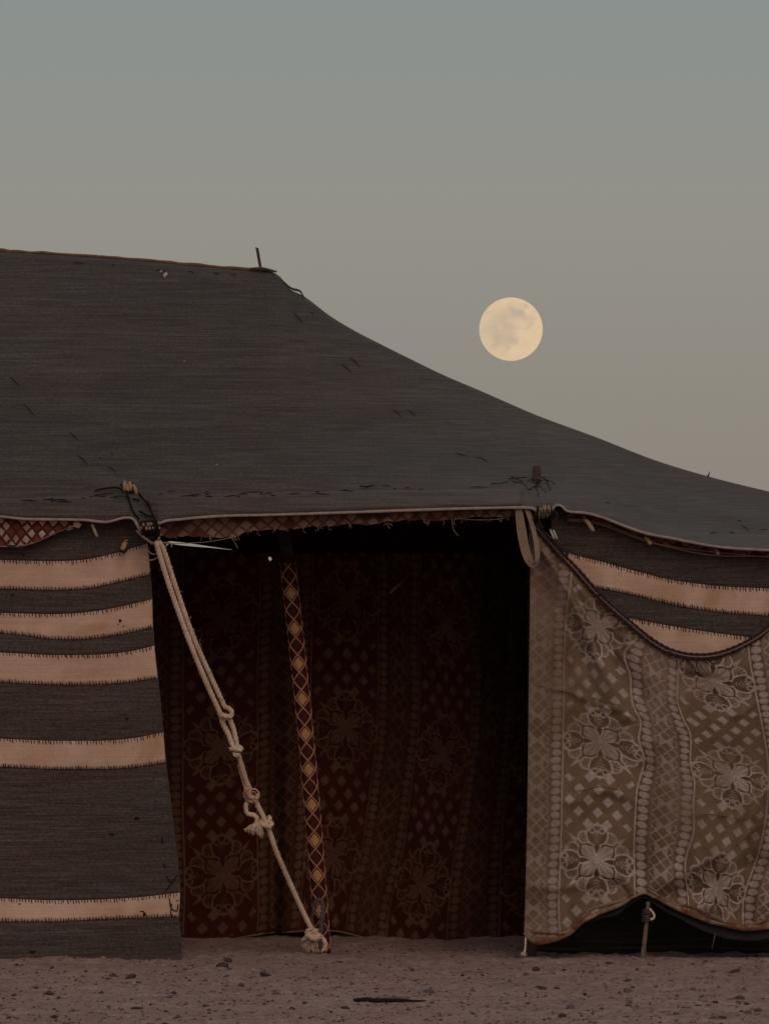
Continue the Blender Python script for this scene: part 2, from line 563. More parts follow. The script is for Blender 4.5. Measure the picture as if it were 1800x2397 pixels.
def project(q):
    d = q - np.array([0, -CAM_D, CAM_H])
    f = d[..., 1] * math.cos(PITCH) + d[..., 2] * math.sin(PITCH)
    u = -d[..., 1] * math.sin(PITCH) + d[..., 2] * math.cos(PITCH)
    return CX + FPX * d[..., 0] / f, CY - FPX * u / f


def on_roof(px, py, lift=0.006):
    lo, hi = 0.0, 1.0
    for _ in range(30):
        m = (lo + hi) / 2
        _, y = project(roof_point(np.array(px, float), np.array(m)))
        if y > py:
            lo = m
        else:
            hi = m
    return roof_point(np.array(px, float), np.array(lo)) + np.array([0, -lift, lift * 1.2])


tent = thing('tent_roof', 'dark woven goat-hair tent roof with a peaked ridge sloping down to the right', 'tent roof', (0, 0, 0))
rpx = np.concatenate([np.arange(-1500, -100, 40), np.arange(-100, 260, 8), np.arange(260, 400, 2.5), np.arange(400, 1220, 8),
                      np.arange(1220, 1340, 2.5), np.arange(1340, 1900, 8), np.arange(1900, 2801, 40)])
rv = np.concatenate([np.linspace(0, 0.08, 9), np.linspace(0.1, 1, 46)])
A, V = np.meshgrid(rpx, rv, indexing='ij')
front = roof_point(A, V)
ridge = front[:, -1, :]
nb = 14
back = []
for k in range(1, nb + 1):
    t = k / nb
    b = ridge.copy()
    b[:, 1] = RIDGE_Y + (BACK_Y - RIDGE_Y) * t
    zend = np.minimum(2.0, ridge[:, 2] - 0.04)
    b[:, 2] = ridge[:, 2] * (1 - t) + zend * t - 0.10 * t * (1 - t)
    back.append(b)
allp = np.concatenate([front, np.stack(back, 1)], 1)
roof = big_grid('roof_cloth', allp, M['roof'], tent)
sol = roof.modifiers.new('cloth', 'SOLIDIFY')
sol.thickness = 0.006
sol.offset = -1

# sewn hem band just above the eave
hb = []
hpx = np.concatenate([np.arange(-300, 290, 10), np.arange(290, 400, 3), np.arange(400, 1225, 10)])
for p in hpx:
    top = on_roof(p, 1172 - 0.028 * p if p < 400 else 1162 - 0.018 * (p - 400))
    low = roof_point(np.array(float(p)), np.array(0.0)) + np.array([0, -0.005, 0.004])
    hb.append([low * (1 - t) + top * t + np.array([0, -0.004 * math.sin(t * 3.14), 0]) for t in np.linspace(0, 1, 6)])
MB().sheet(np.array(hb), 0.004).build('hem_band', M['hem'], tent)
# pale piping along the eave
ppx = np.concatenate([np.arange(-400, 290, 10), np.arange(290, 400, 2), np.arange(400, 1225, 10), np.arange(1225, 1340, 2.5), np.arange(1340, 1950, 10)])
q = roof_point(ppx, np.zeros(len(ppx)))
q[:, 1] -= 0.006; q[:, 2] -= 0.002
cut = np.searchsorted(ppx, [340, 372, 1258, 1292])
for a, b in ((0, cut[0]), (cut[1], cut[2]), (cut[3], len(ppx))):
    MB().tube(q[a:b], 0.0056 * (1 + 0.2 * fbm(ppx[a:b] / 30, 3.1 + 0 * ppx[a:b], 2)), 8).build('edge_piping', M['piping'], tent)
# tan ridge seam
rr = np.arange(-400, 648, 8.0)
q = roof_point(rr, np.ones(len(rr)))
q[:, 2] += 0.004 + 0.004 * fbm(rr / 25, 7 + 0 * rr, 2)
MB().tube(q, 0.007 * (1 + 0.5 * fbm(rr / 18, 1.3 + 0 * rr, 2)), 6).build('ridge_seam', M['ridge'], tent)
q = spline([on_roof(585, 636, 0.012), on_roof(615, 637, 0.012), on_roof(648, 645, 0.014)], 8)
MB().tube(q, [0.004 + 0.004 * math.sin(i / (len(q) - 1) * 3.14) for i in range(len(q))], 6).build('ridge_patch', M['hem'], tent)
# lifted fold on the hip
q = spline([on_roof(655, 655, 0.008), on_roof(680, 680, 0.010), on_roof(702, 692, 0.008) + np.array([0, 0, 0.01]), on_roof(712, 699, 0.004)], 6)
MB().tube(q, np.interp(np.linspace(0, 1, len(q)), [0, 0.5, 1], [0.002, 0.0065, 0.002]), 6).build('hip_fold', M['hem'], tent)

# dark stitches holding the seams: short thick threads lying on the cloth (px, py, dx, dy)
st = [(22, 883, 24, 24), (56, 948, 26, 28), (163, 1014, 20, 18), (182, 1068, 24, 22), (252, 1094, 20, 14),
      (687, 733, 23, 26), (726, 735, 9, 2), (800, 853, 24, 22), (818, 838, 26, 22), (920, 962, 22, 18), (952, 960, 22, 18),
      (1066, 1063, 28, 8), (1115, 1072, 30, 16), (170, 618, 26, 1), (362, 635, 28, 2), (440, 637, 16, 4), (500, 642, 14, 3),
      (260, 1065, 6, 2), (232, 1075, 5, 2), (540, 646, 16, 1), (262, 622, 8, 1)]
for i in range(46):
    px_ = random.uniform(0, 1150)
    if 285 < px_ < 345:
        continue
    py_ = curve([(0, 1180), (150, 1172), (240, 1163), (340, 1158), (450, 1162), (600, 1158), (800, 1150), (1000, 1146), (1200, 1134)], px_) + random.gauss(0, 4)
    st.append((px_, py_, random.choice([8, 14, 22, 30, 40]) * random.uniform(0.8, 1.2), random.uniform(-3, 3)))
st += [(1726, 1222, 10, 2), (1732, 1231, 24, 16), (1660, 1253, 20, -2), (1706, 1250, 14, 1), (1775, 1246, 20, -3), (1420, 1180, 8, 2)]
for (x, y, dx, dy) in st:
    a, b = on_roof(x, y, 0.004), on_roof(x + dx, y + dy, 0.004)
    if 1140 < y < 1200 and x < 1225:
        a[1] -= 0.008; b[1] -= 0.008
    c = (a + b) / 2 + np.array([0, -0.003, 0.003]) + RNG.normal(0, 0.0012, 3)
    q = spline([a, c, b], 4)
    MB().tube(q, np.interp(np.linspace(0, 1, len(q)), [0, 0.5, 1], [0.0008, 0.0022, 0.0008]), 5).build('seam_stitch', M['black'], roof)
# small white tag caught on the cloth, and two lint specks
for (x, y, w, h, a) in ((387, 648, 9, 15, 0.6), (432, 851, 4, 3, 0), (508, 1093, 4, 3, 0.2), (377, 640, 5, 8, 0.7)):
    c = on_roof(x, y, 0.008)
    k = 1 / 575
    u = np.array([math.cos(a), 0.1, math.sin(a) * -1]) * w * k / 2
    v = np.array([math.sin(a), -0.1, math.cos(a)]) * h * k / 2
    MB().add([c - u - v * 0.6, c + u * 0.7 - v, c + u + v * 0.6, c - u * 0.5 + v, c + np.array([0, -0.006, 0])],
             [(0, 1, 4), (1, 2, 4), (2, 3, 4), (3, 0, 4), (3, 2, 1, 0)]).build('white_tag', M['white_tag'], tent, smooth=False)
# a thorn of thread on the far edge and the wire at the peak
q = P(np.array([1657, 1659, 1661]), np.array([1116, 1110, 1103]), RIDGE_Y)
MB().tube(q, [0.005, 0.003, 0.0008], 6).build('thread_tuft', M['black'], tent)
q = P(np.array([625, 634, 645, 641]), np.array([636, 634.5, 633.5, 639]), RIDGE_Y - 0.02)
MB().tube(q, 0.0015, 5).build('wire_end', M['ridge'], tent)
# closed ends of the tent
for xpx in (-1490, 2790):
    i = 0 if xpx < 0 else -1
    e = allp[i]
    pts = np.stack([e + np.array([0, 0, -0.004]), np.stack([e[:, 0], e[:, 1], 0 * e[:, 0] - 0.05], -1)], 0)
    big_grid('end_wall', pts, M['inner'], tent)

# ------------------------------------------------------------------ striped wall cloths
def strip_wall(root, edges, ysurf, colours, px_range, step=7.0, right_edge=None, left_edge=None, vstep=8.0, thick=0.004, dark='strip'):
    """edges: list of boundary curves (list of (px, py)); strip k lies between edges[k] and edges[k + 1]."""
    made = []
    for k in range(len(edges) - 1):
        e0, e1 = edges[k], edges[k + 1]
        n = int((px_range[1] - px_range[0]) / step)
        u = np.linspace(0, 1, n)
        h = max(np.mean([p[1] for p in e1]) - np.mean([p[1] for p in e0]), 10)
        nv = max(4, int(h / vstep))
        w = np.linspace(0, 1, nv)
        U, W = np.meshgrid(u, w, indexing='ij')
        py = np.zeros_like(U); px = px_range[0] + U * (px_range[1] - px_range[0])
        for _ in range(3):
            py = curve(e0, px) * (1 - W) + curve(e1, px) * W
            xr = curve(right_edge, py) if right_edge is not None else px_range[1]
            xl = curve(left_edge, py) if left_edge is not None else px_range[0]
            px = xl + U * (xr - xl)
        proud = -0.0035 if colours[k] == 'pale' else 0.0
        q = P(px, py, ysurf(px, py) + proud)
        made.append(MB().sheet(q, thick).build('pale_strip' if colours[k] == 'pale' else 'dark_strip', M[dark] if colours[k] == 'dark' else M['pale'], root))
    return made


def stitch_row(root, edge, ysurf, x0, x1, side, pitch=7.0, ln=9.5):
    mb = MB()
    x = x0
    while x < x1:
        xx = x + random.gauss(0, 0.8)
        y = float(curve(edge, xx))
        l_ = ln * random.uniform(0.55, 1.25)
        tilt = random.gauss(1.8, 1.0)
        a = P(xx, y - l_ * (0.25 if side > 0 else 0.85), ysurf(xx, y) - 0.006)
        b = P(xx + tilt, y + l_ * (0.85 if side > 0 else 0.25), ysurf(xx, y) - 0.006)
        c = (a + b) / 2 + np.array([0, -0.003, 0])
        mb.tube(np.array([a, c, b]), [0.0008, 0.0019 * random.uniform(0.6, 1.35), 0.0008], 4)
        x += pitch * random.uniform(0.85, 1.15)
    mb.build('stitching', M['thread'], root, kind='stuff')


def y_left(px, py):
    px = np.asarray(px, float); py = np.asarray(py, float)
    t = np.clip((py - 1240) / 1000, 0, 1.1)
    return (-0.22 * np.clip(1 - px / 423, 0, 2.0) * t**2 + 0.05 * t + 0.030 * fbm(px / 190, py / 420, 3)
            + 0.006 * np.sin(py / 37 + px / 90))


LE = [[(-1480, 1190), (345, 1190)],
      [(-1480, 1312), (0, 1311), (130, 1314), (200, 1310), (270, 1295), (345, 1272)],
      [(-1480, 1380), (0, 1378), (130, 1381), (200, 1378), (270, 1364), (353, 1344)],
      [(-1480, 1436), (0, 1435), (130, 1438), (200, 1434), (280, 1421), (357, 1403)],
      [(-1480, 1482), (0, 1482), (60, 1487), (120, 1496), (190, 1497), (270, 1487), (358, 1469)],
      [(-1480, 1528), (0, 1528), (130, 1534), (230, 1533), (300, 1526), (362, 1512)],
      [(-1480, 1596), (0, 1597), (130, 1603), (230, 1602), (300, 1597), (369, 1587)],
      [(-1480, 1730), (0, 1730), (130, 1735), (230, 1735), (310, 1729), (382, 1715)],
      [(-1480, 1796), (0, 1795), (130, 1801), (230, 1801), (310, 1797), (388, 1785)],
      [(-1480, 2104), (0, 2104), (130, 2109), (230, 2107), (320, 2102), (421, 2091)],
      [(-1480, 2158), (0, 2158), (130, 2158), (230, 2153), (320, 2150), (418, 2147)],
      [(-1480, 2285), (0, 2282), (430, 2262)]]
LR = [(1180, 338), (1270, 345), (1345, 352), (1405, 356), (1470, 358), (1512, 361), (1587, 369), (1715, 382), (1785, 388),
      (1850, 396), (1950, 408), (2040, 417), (2091, 421), (2110, 421), (2147, 418), (2200, 424), (2290, 425)]
lwall = thing('striped_wall_cloth', 'striped wool and cotton tent wall to the left of the dark opening', 'wall cloth', P(100, 2255, -0.1))
cols = ['dark', 'pale'] * 5 + ['dark']
lstrips = strip_wall(lwall, LE, y_left, cols, (-1480, 345), 6.0, right_edge=LR)
for k in range(1, 11):
    top_of_pale = (k % 2 == 1)
    stitch_row(lstrips[k if top_of_pale else k - 1], LE[k], y_left, -60, float(curve(LR, float(LE[k][-1][1]))) - 3, 1 if top_of_pale else -1)
# mends, burn holes and loose black threads in the wall
def patch(root, px, py, rx, ry, ys, mat, name='burn_hole'):
    a = np.linspace(0, 2 * math.pi, 11)[:-1]
    j = RNG.uniform(0.6, 1.2, 10)
    ring = P(px + rx * j * np.cos(a), py + ry * j * np.sin(a), ys(px, py) - 0.0055)
    c = P(px, py, ys(px, py) - 0.0075)
    MB().add(np.vstack([ring, c]), [(i, (i + 1) % 10, 10) for i in range(10)]).build(name, mat, root)


for (x, y, rx, ry) in ((281, 1453, 4, 4), (277, 1462, 2, 2), (290, 1466, 3, 1.2), (338, 2141, 5, 5), (333, 2135, 5, 2), (298, 1683, 5, 2), (320, 1916, 6, 4),
                       (76, 2229, 9, 2.5), (29, 1392, 3, 2), (262, 1954, 8, 2), (55, 1300, 3, 2), (46, 2117, 3, 2)):
    patch(lwall, x, y, rx, ry, y_left, M['black'])
for pts in ([(397, 2104), (400, 2125), (408, 2132), (415, 2134)], [(402, 2116), (400, 2138), (403, 2148)], [(388, 2086), (404, 2066), (414, 2050)],
            [(391, 2052), (398, 2064), (403, 2068)], [(381, 1960), (380, 1975)], [(417, 2118), (415, 2134)], [(383, 2022), (388, 2032)], [(414, 2108), (417, 2110)]):
    q = np.array([P(x, y, y_left(x, y) - 0.009) for x, y in pts])
    q = spline(q, 4) if len(q) > 2 else q
    MB().tube(q, 0.0021, 5).build('loose_thread', M['black'], lwall)
# vertical turned edge of the cloth down to the ground
ys_ = np.linspace(1275, 2262, 70)
q = P(curve(LR, ys_) - 1.5, ys_, y_left(curve(LR, ys_), ys_) + 0.004)
MB().tube(q, 0.0055, 6).build('edge_binding', M['strip'], lwall)


def y_right(px, py):
    return 0.01 + 0.022 * fbm(np.asarray(px, float) / 170, np.asarray(py, float) / 300, 3)


RE = [[(1290, 1187), (1420, 1205), (1514, 1246), (1673, 1274), (1800, 1284), (2790, 1290)],
      [(1290, 1282), (1340, 1298), (1400, 1313), (1480, 1335), (1560, 1355), (1660, 1370), (1800, 1378), (2790, 1385)],
      [(1290, 1350), (1390, 1374), (1480, 1392), (1560, 1412), (1660, 1430), (1800, 1442), (2790, 1450)],
      [(1290, 1410), (1470, 1447), (1560, 1464), (1660, 1480), (1750, 1492), (1800, 1499), (2790, 1510)],
      [(1290, 1480), (1470, 1520), (1660, 1552), (1800, 1568), (2790, 1578)],
      [(1290, 1660), (2790, 1680)]]
rwall = thing('striped_wall_cloth', 'striped wool and cotton tent wall showing above the sagging floral drape', 'wall cloth', P(1560, 1660, 0.01))
rstrips = strip_wall(rwall, RE, y_right, ['dark', 'pale', 'dark', 'pale', 'dark'], (1290, 2790), 6.0)
for k, x0 in ((1, 1330), (2, 1370), (3, 1450)):
    stitch_row(rstrips[k if k % 2 == 1 else k - 1], RE[k], y_right, x0, 1850, 1 if k % 2 == 1 else -1, 7.2)

# ------------------------------------------------------------------ figured cloth: one woven repeat, sampled by cloth coordinates
TILE = 290.0
SS = 3
_n = int(TILE * SS)
_s, _t = np.meshgrid((np.arange(_n) + 0.5) / SS, (np.arange(_n) + 0.5) / SS, indexing='ij')


def soft(d, w=1.0):
    return np.clip(0.5 - d / (2 * w), 0, 1)


def put(img, val, mask):
    return img * (1 - mask) + val * mask


def rosette(img, x, y):
    def ax_(a0):
        return x * math.cos(a0) + y * math.sin(a0), -x * math.sin(a0) + y * math.cos(a0)
    for k in range(4):
        a, b = ax_(math.pi / 4 + k * math.pi / 2)
        # star point between the lobes
        img = put(img, 0.8, soft(np.maximum(np.abs(b) - np.clip((92 - a) * 0.22, 0, 8), 66 - a)))
        img = put(img, 0.0, soft(np.hypot(a - 92, np.abs(b) - 17) - 14))
        for sgn in (-1, 1):                              # small hatched side lobes
            dd = np.hypot(a - 59, b - sgn * 19)
            hat = np.sin(np.arctan2(b - sgn * 19, a - 59) * 10) > -0.2
            img = put(img, np.where(hat, 0.55, -0.3), soft(dd - 13) * soft(4 - dd))
            img = put(img, 0.85, soft(np.abs(dd - 14.5) - 1.9))
    for k in range(4):                                   # heart-shaped cardinal lobes with a pointed base
        a, b = ax_(k * math.pi / 2)
        rad = 22 + 3 * np.clip((a - 50) / 15, -1, 1)
        dd = np.hypot((a - 57) * 0.84, b) - rad
        img = put(img, -0.40, soft(dd))
        for a1 in (43, 50, 57):
            img = put(img, 0.75, soft(np.abs((a - a1) - np.abs(b) * 0.8) - 1.4) * soft(np.abs(b) - (a1 - 34) * 0.6) * soft(dd + 4))
        curl = np.hypot(a - 72, np.abs(b) - 11)
        img = put(img, 0.85, soft(np.abs(curl - 6) - 1.8) * soft(dd + 1))
        img = put(img, 0.7, soft(np.abs(a - 68) / 1.6 + np.abs(b) - 5))
        img = put(img, 0.95, soft(np.abs(dd) - 2.2) * soft(38 - a))
        leg = np.abs(np.abs(b) - np.clip((a - 12) * 0.55, 0, 30)) - 2.2       # curved stems down to the centre
        img = put(img, 0.9, soft(leg) * soft(a - 40) * soft(10 - a))
        img = put(img, 0.85, soft(np.abs(a - 87) / 1.3 + np.abs(b) - 5))
        img = put(img, 0.6, soft(np.hypot(a - 81, np.abs(b) - 9) - 4))
    for k in range(4):                                   # the four leaf-shaped petals
        a, b = ax_(math.pi / 4 + k * math.pi / 2)
        wdt = 15.5 * np.sin(np.clip((a - 1) / 48, 0, 1) ** 1.2 * math.pi) ** 0.66
        e = np.abs(b) - wdt
        inr = soft(a - 49) * soft(2 - a)
        img = put(img, -0.9, soft(e - 3.8) * soft(a - 51) * soft(16 - a))
        img = put(img, 0.85, soft(np.abs(e - 6.0) - 1.9) * soft(a - 50) * soft(14 - a))
        img = put(img, 0.56 + 0.22 * np.sin(np.arctan2(b, a - 2) * 16), soft(e) * inr)
    for k in range(4):                                   # dark clefts and pale stems between the petals
        a, b = ax_(k * math.pi / 2)
        img = put(img, -0.75, soft(np.abs(b) - np.clip((a - 12) * 0.22, 0, 6)) * soft(a - 36) * soft(12 - a))
        img = put(img, 0.9, soft(np.abs(np.abs(b) - np.clip((a - 10) * 0.34, 0, 12)) - 1.5) * soft(a - 38) * soft(9 - a))
    return put(img, 0.75, soft(np.hypot(x, y) - 7))


def build_tile():
    img = np.zeros((_n, _n)); band = np.zeros((_n, _n))
    s, t = _s, _t
    band = put(band, 1.0, soft(167 - s))
    for dx in (-43, 0, 43, 86):                          # small scattered lozenges
        for row in (88, 145, 202):
            img = put(img, 0.75, soft((np.abs(s - (61 + dx)) / 12 + np.abs(t - row) / 13.5 - 1) * 9))
        for row in (117, 173):
            if dx < 86:
                img = put(img, 0.75, soft((np.abs(s - (82.5 + dx)) / 12 + np.abs(t - row) / 13.5 - 1) * 9))
    for tc in (0, TILE):
        img = np.where(np.abs(t - tc) < 100, rosette(img, s - 82.5, t - tc), img)
    for sc in (180.5, 274.5):                            # bead columns
        tt = (t % (TILE / 15)) - TILE / 30
        img = put(img, -0.35, soft(np.abs(s - sc) - 13))
        img = put(img, 0.66, soft((np.sqrt(((s - sc + 1.5 * np.sin(t / TILE * 44)) / 11.5) ** 2 + ((tt + 0.06 * (s - sc)) / 8.8) ** 2) - 1) * 9))
    p = (s - 227.5) / 31 + t / 29.0
    q = (s - 227.5) / 31 - t / 29.0
    inl = soft(np.abs(s - 227.5) - 31)
    fill = ((np.floor(p) - np.floor(q)) % 4 == 0) & ((np.floor(p) + np.floor(q)) % 2 == 0) & (np.abs(s - 227.5) < 17)
    img = put(img, -0.06, inl)
    img = put(img, 0.45, inl * fill)
    img = put(img, 0.16 * (np.sin(t * 1.6) > 0), inl * soft(25.5 - np.abs(s - 227.5)))
    ln = np.minimum(np.abs(p - np.round(p)), np.abs(q - np.round(q))) * 21
    img = put(img, 0.72, inl * soft(ln - 1.3))
    for sc in (197.0, 258.0):
        img = put(img, 0.3 * (np.sin(t / 6 * 2 * math.pi) > 0) - 0.1, soft(np.abs(s - sc) - 2))
    for sc in (0, 165, TILE):
        img = put(img, 1.0, soft(np.abs(s - sc) - 1.5))
    return img, band


FIG, BAND = build_tile()


def sample(img, s, t):
    a = (s * SS - 0.5) % _n; b = (t * SS - 0.5) % _n
    i, j = np.floor(a).astype(int), np.floor(b).astype(int)
    fa, fb = a - i, b - j
    i1, j1 = (i + 1) % _n, (j + 1) % _n
    i, j = i % _n, j % _n
    return (img[i, j] * (1 - fa) + img[i1, j] * fa) * (1 - fb) + (img[i, j1] * (1 - fa) + img[i1, j1] * fa) * fb


def warp(ctrl, lam=4.0):
    """Thin-plate map from photo position to cloth coordinate, from [(px, py, value)]."""
    c = np.asarray(ctrl, float)
    sc = 300.0
    X = c[:, :2] / sc
    n = len(X)
    r2 = ((X[:, None] - X[None]) ** 2).sum(-1)
    K = 0.5 * r2 * np.log(r2 + 1e-9) + lam * 1e-3 * np.eye(n)
    Pm = np.hstack([np.ones((n, 1)), X])
    A_ = np.block([[K, Pm], [Pm.T, np.zeros((3, 3))]])
    w = np.linalg.solve(A_, np.concatenate([c[:, 2], np.zeros(3)]))

    def f(px, py):
        out = w[n] + w[n + 1] * px / sc + w[n + 2] * py / sc
        for k in range(n):
            d2 = (px / sc - X[k, 0]) ** 2 + (py / sc - X[k, 1]) ** 2
            out = out + w[k] * 0.5 * d2 * np.log(d2 + 1e-9)
        return out
    return f


def col(s, pts):
    return [(x, y, s) for x, y in pts]


def figured(name, PX, PY, Yf, fs, ft, mat, root, relief=0.0014, keep=None, worn=None, **tags):
    s, t = fs(PX, PY), ft(PX, PY)
    fig = sample(FIG, s, t)
    bnd = sample(BAND, s, t)
    wear = 0.82 + 0.5 * fbm(PX / 70, PY / 70, 3)
    pile = 0.86 + 0.42 * vnoise(PX / 2.3, PY / 2.3) + 0.30 * vnoise(PX / 5.1 + 40, PY / 4.3)
    if worn is not None:
        wear = wear * worn(PX, PY)
    fig = np.where(fig > 0, fig * np.clip(wear, 0.15, 1) * np.clip(pile, 0.5, 1.1), fig * np.clip(wear + 0.1, 0.3, 1))
    Y = Yf(PX, PY) - relief * np.clip(fig, -0.5, 1)
    return big_grid(name, P(PX, PY, Y), mat, root, {'fig': fig, 'band': bnd}, keep, **tags)


# rear partition of the tent seen through the opening
fs_r = warp(col(0, [(428, 1350), (428, 1600), (428, 1900), (429, 2170)]) + col(165, [(610, 1400), (604, 1700), (602, 1900), (604, 2170)])
            + col(290, [(731, 1430), (727, 1600), (722, 1850), (705, 2100)]) + col(455, [(888, 1400), (887, 1541), (883, 1707), (879, 1760), (848, 1986), (815, 2136)])
            + col(580, [(982, 1400), (980, 1511), (978, 1722), (965, 1820), (944, 1986), (908, 2150)])
            + col(745, [(1108, 1450), (1107, 1601), (1104, 1730), (1083, 1880), (1056, 2061), (1048, 2166)])
            + col(870, [(1210, 1450), (1206, 1541), (1197, 1730), (1179, 1910), (1170, 2121)]) + col(1000, [(1330, 1500), (1315, 1800), (1300, 2150)]))
ft_r = warp([(525, 1750, 0), (521, 2050, 290), (516, 1450, -290), (813, 1705, 0), (790, 2007, 290), (820, 1405, -290), (1038, 1768, 0), (984, 2072, 290),
             (1048, 1465, -290), (1215, 1775, 0), (1200, 2072, 290), (1225, 1470, -290), (300, 1750, 0), (300, 2050, 290), (300, 1450, -290)])
REAR_Y = 1.50


def y_rear(px, py):
    t = np.clip((py - 1300) / 900, 0, 1)
    return (REAR_Y + 0.045 * t * np.sin((px + 0.12 * (py - 1300)) / 46.0) * (0.4 + 0.6 * vnoise(px / 120, 2.2) + 0.5)
            + 0.02 * fbm(px / 90, py / 300, 3) - 0.10 * np.exp(-((px - 640) / 22) ** 2) * -1 * t
            + 0.25 * np.clip((px - 1100) / 140, 0, 1) ** 1.5)


partition = thing('rear_partition', 'dark maroon floral curtain hanging at the back of the tent opening', 'curtain', P(800, 2210, REAR_Y))
rx_ = np.arange(300, 1321, 2.4)
top_r = np.where(rx_ < 560, curve([(300, 1292), (380, 1287), (396, 1273), (420, 1276), (450, 1279), (500, 1283), (530, 1286), (548, 1288), (560, 1294)], rx_), 1294)
bot_r = curve([(300, 2190), (430, 2194), (520, 2198), (620, 2184), (740, 2176), (800, 2180), (860, 2196), (900, 2206), (1010, 2212), (1200, 2204), (1320, 2206)], rx_) + 2.5 * fbm(rx_ / 40, 0 * rx_ + 4, 3)
nv_ = 370
RX = np.repeat(rx_[:, None], nv_, 1)
RY = top_r[:, None] + (bot_r - top_r)[:, None] * np.linspace(0, 1, nv_)[None]
cxm = (RX[:-1, :-1] + RX[1:, 1:]) / 2; cym = (RY[:-1, :-1] + RY[1:, 1:]) / 2
keep = np.hypot((cxm - 632) * 1.25, cym - 1308) > 4.2
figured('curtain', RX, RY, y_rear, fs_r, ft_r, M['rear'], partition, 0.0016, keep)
# turned-up hem with a tan selvedge
q = P(rx_[::6], bot_r[::6], y_rear(rx_[::6], bot_r[::6]) - 0.004)
MB().tube(q, 0.009 * (1 + 0.5 * fbm(rx_[::6] / 60, 2.2 + 0 * rx_[::6], 2)), 6).build('rolled_hem', M['pole_cloth'], partition)
q2 = q[4:60] + np.array([0, -0.008, -0.006])
MB().tube(q2, 0.0032, 5).build('selvedge', M['tan_thread'], partition)
# plain cloth carried on above and beside, its colour darkened as interior shade
ux = np.concatenate([np.arange(-1490, 300, 60), np.arange(300, 1340, 5), np.arange(1340, 2800, 60)])
ub = np.where((ux > 380) & (ux < 552), curve([(380, 1302), (394, 1267), (420, 1269), (470, 1276), (500, 1280.5), (530, 1285), (546, 1287.5), (552, 1302)], ux), np.where((ux > 300) & (ux < 1320), 1302, 2240))
rows = []
for px_, b_ in zip(ux, ub):
    topz = float(roof_point(np.array(px_), np.array((REAR_Y + 0.06 - EAVE_Y) / (RIDGE_Y - EAVE_Y)))[2]) - 0.008
    pb = P(px_, b_, REAR_Y + 0.06)
    pt = np.array([pb[0], REAR_Y + 0.06, max(topz, pb[2] + 0.01)])
    if px_ > 1100:
        sh = 0.25 * min((px_ - 1100) / 140, 1) ** 1.5 * 0 
    rows.append([pb * (1 - t) + pt * t for t in np.linspace(0, 1, 6)])
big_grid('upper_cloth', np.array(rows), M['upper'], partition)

rows = []
for px_ in np.arange(290, 1345, 15.0):
    pb = P(px_, 2100, REAR_Y + 0.36)
    rows.append([np.array([pb[0], REAR_Y + 0.36, -0.03]), pb * 0.5 + np.array([pb[0], REAR_Y + 0.36, -0.03]) * 0.5, pb])
big_grid('hem_gap_blocker', np.array(rows), M['inner'], partition)  # added dark sheet: blackens the gap under the curtain, blocks light from behind

# dark inner wall cloth behind the floral drape, reaching the ground
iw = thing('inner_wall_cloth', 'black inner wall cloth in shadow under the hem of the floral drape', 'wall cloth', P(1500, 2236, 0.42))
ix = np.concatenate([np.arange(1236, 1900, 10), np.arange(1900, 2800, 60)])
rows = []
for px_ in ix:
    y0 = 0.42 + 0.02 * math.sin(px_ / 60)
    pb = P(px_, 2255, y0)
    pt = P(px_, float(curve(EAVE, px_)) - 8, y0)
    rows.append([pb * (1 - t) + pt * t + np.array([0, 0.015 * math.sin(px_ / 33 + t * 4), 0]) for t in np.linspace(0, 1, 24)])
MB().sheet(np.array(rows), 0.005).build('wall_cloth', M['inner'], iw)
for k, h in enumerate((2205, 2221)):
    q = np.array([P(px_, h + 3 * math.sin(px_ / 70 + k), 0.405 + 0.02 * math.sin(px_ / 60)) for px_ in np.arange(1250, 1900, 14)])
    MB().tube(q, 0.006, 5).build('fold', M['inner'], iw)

# ------------------------------------------------------------------ the floral drape on the right
fs_d = warp(col(-84, [(1242, 1300), (1240, 1600), (1236, 1900), (1230, 2180)])
            + col(0, [(1337, 1355), (1327, 1420), (1322, 1520), (1320, 1620), (1318, 1700), (1315, 1860), (1312, 1990), (1308, 2130)])
            + col(165, [(1494, 1490), (1460, 1531), (1476, 1582), (1481, 1650), (1501, 1692), (1494, 1727), (1508, 1780), (1492, 1845), (1488, 1896), (1485, 2047)])
            + col(290, [(1590, 1540), (1586, 1608), (1584, 1638), (1602, 1691), (1615, 1713), (1615, 1785), (1626, 1829), (1622, 1886), (1624, 1947), (1604, 2015), (1612, 2120)])
            + col(455, [(1752, 1520), (1765, 1598), (1781, 1683), (1797, 1775), (1795, 1900), (1775, 2000), (1740, 2110)])
            + col(580, [(1880, 1500), (1905, 1800), (1880, 2100)]), 2.0)
ft_d = warp([(1405, 1737, 0), (1397, 2015, 290), (1393, 1465, -290), (1673, 1596, -290), (1714, 1817, 0), (1690, 2085, 290), (1300, 1735, 0), (1295, 2015, 290),
             (1290, 1455, -290), (1560, 1785, 0), (1560, 2052, 290), (1545, 1525, -290), (1860, 1600, -290), (1880, 1850, 0), (1880, 2120, 290)], 6.0)
CORD = [(1236, 1222), (1250, 1236), (1275, 1262), (1310, 1300), (1350, 1340), (1390, 1386), (1440, 1436), (1480, 1470), (1520, 1502), (1560, 1526),
        (1600, 1538), (1640, 1541), (1690, 1533), (1740, 1512), (1780, 1488), (1810, 1462), (1860, 1400), (1920, 1320), (1960, 1290)]
DBOT = [(1220, 2176), (1232, 2190), (1250, 2203), (1290, 2201), (1330, 2186), (1360, 2160), (1400, 2138), (1450, 2118), (1490, 2096), (1510, 2090), (1530, 2098),
        (1570, 2118), (1620, 2140), (1680, 2160), (1740, 2172), (1800, 2168), (1880, 2150), (1960, 2160)]
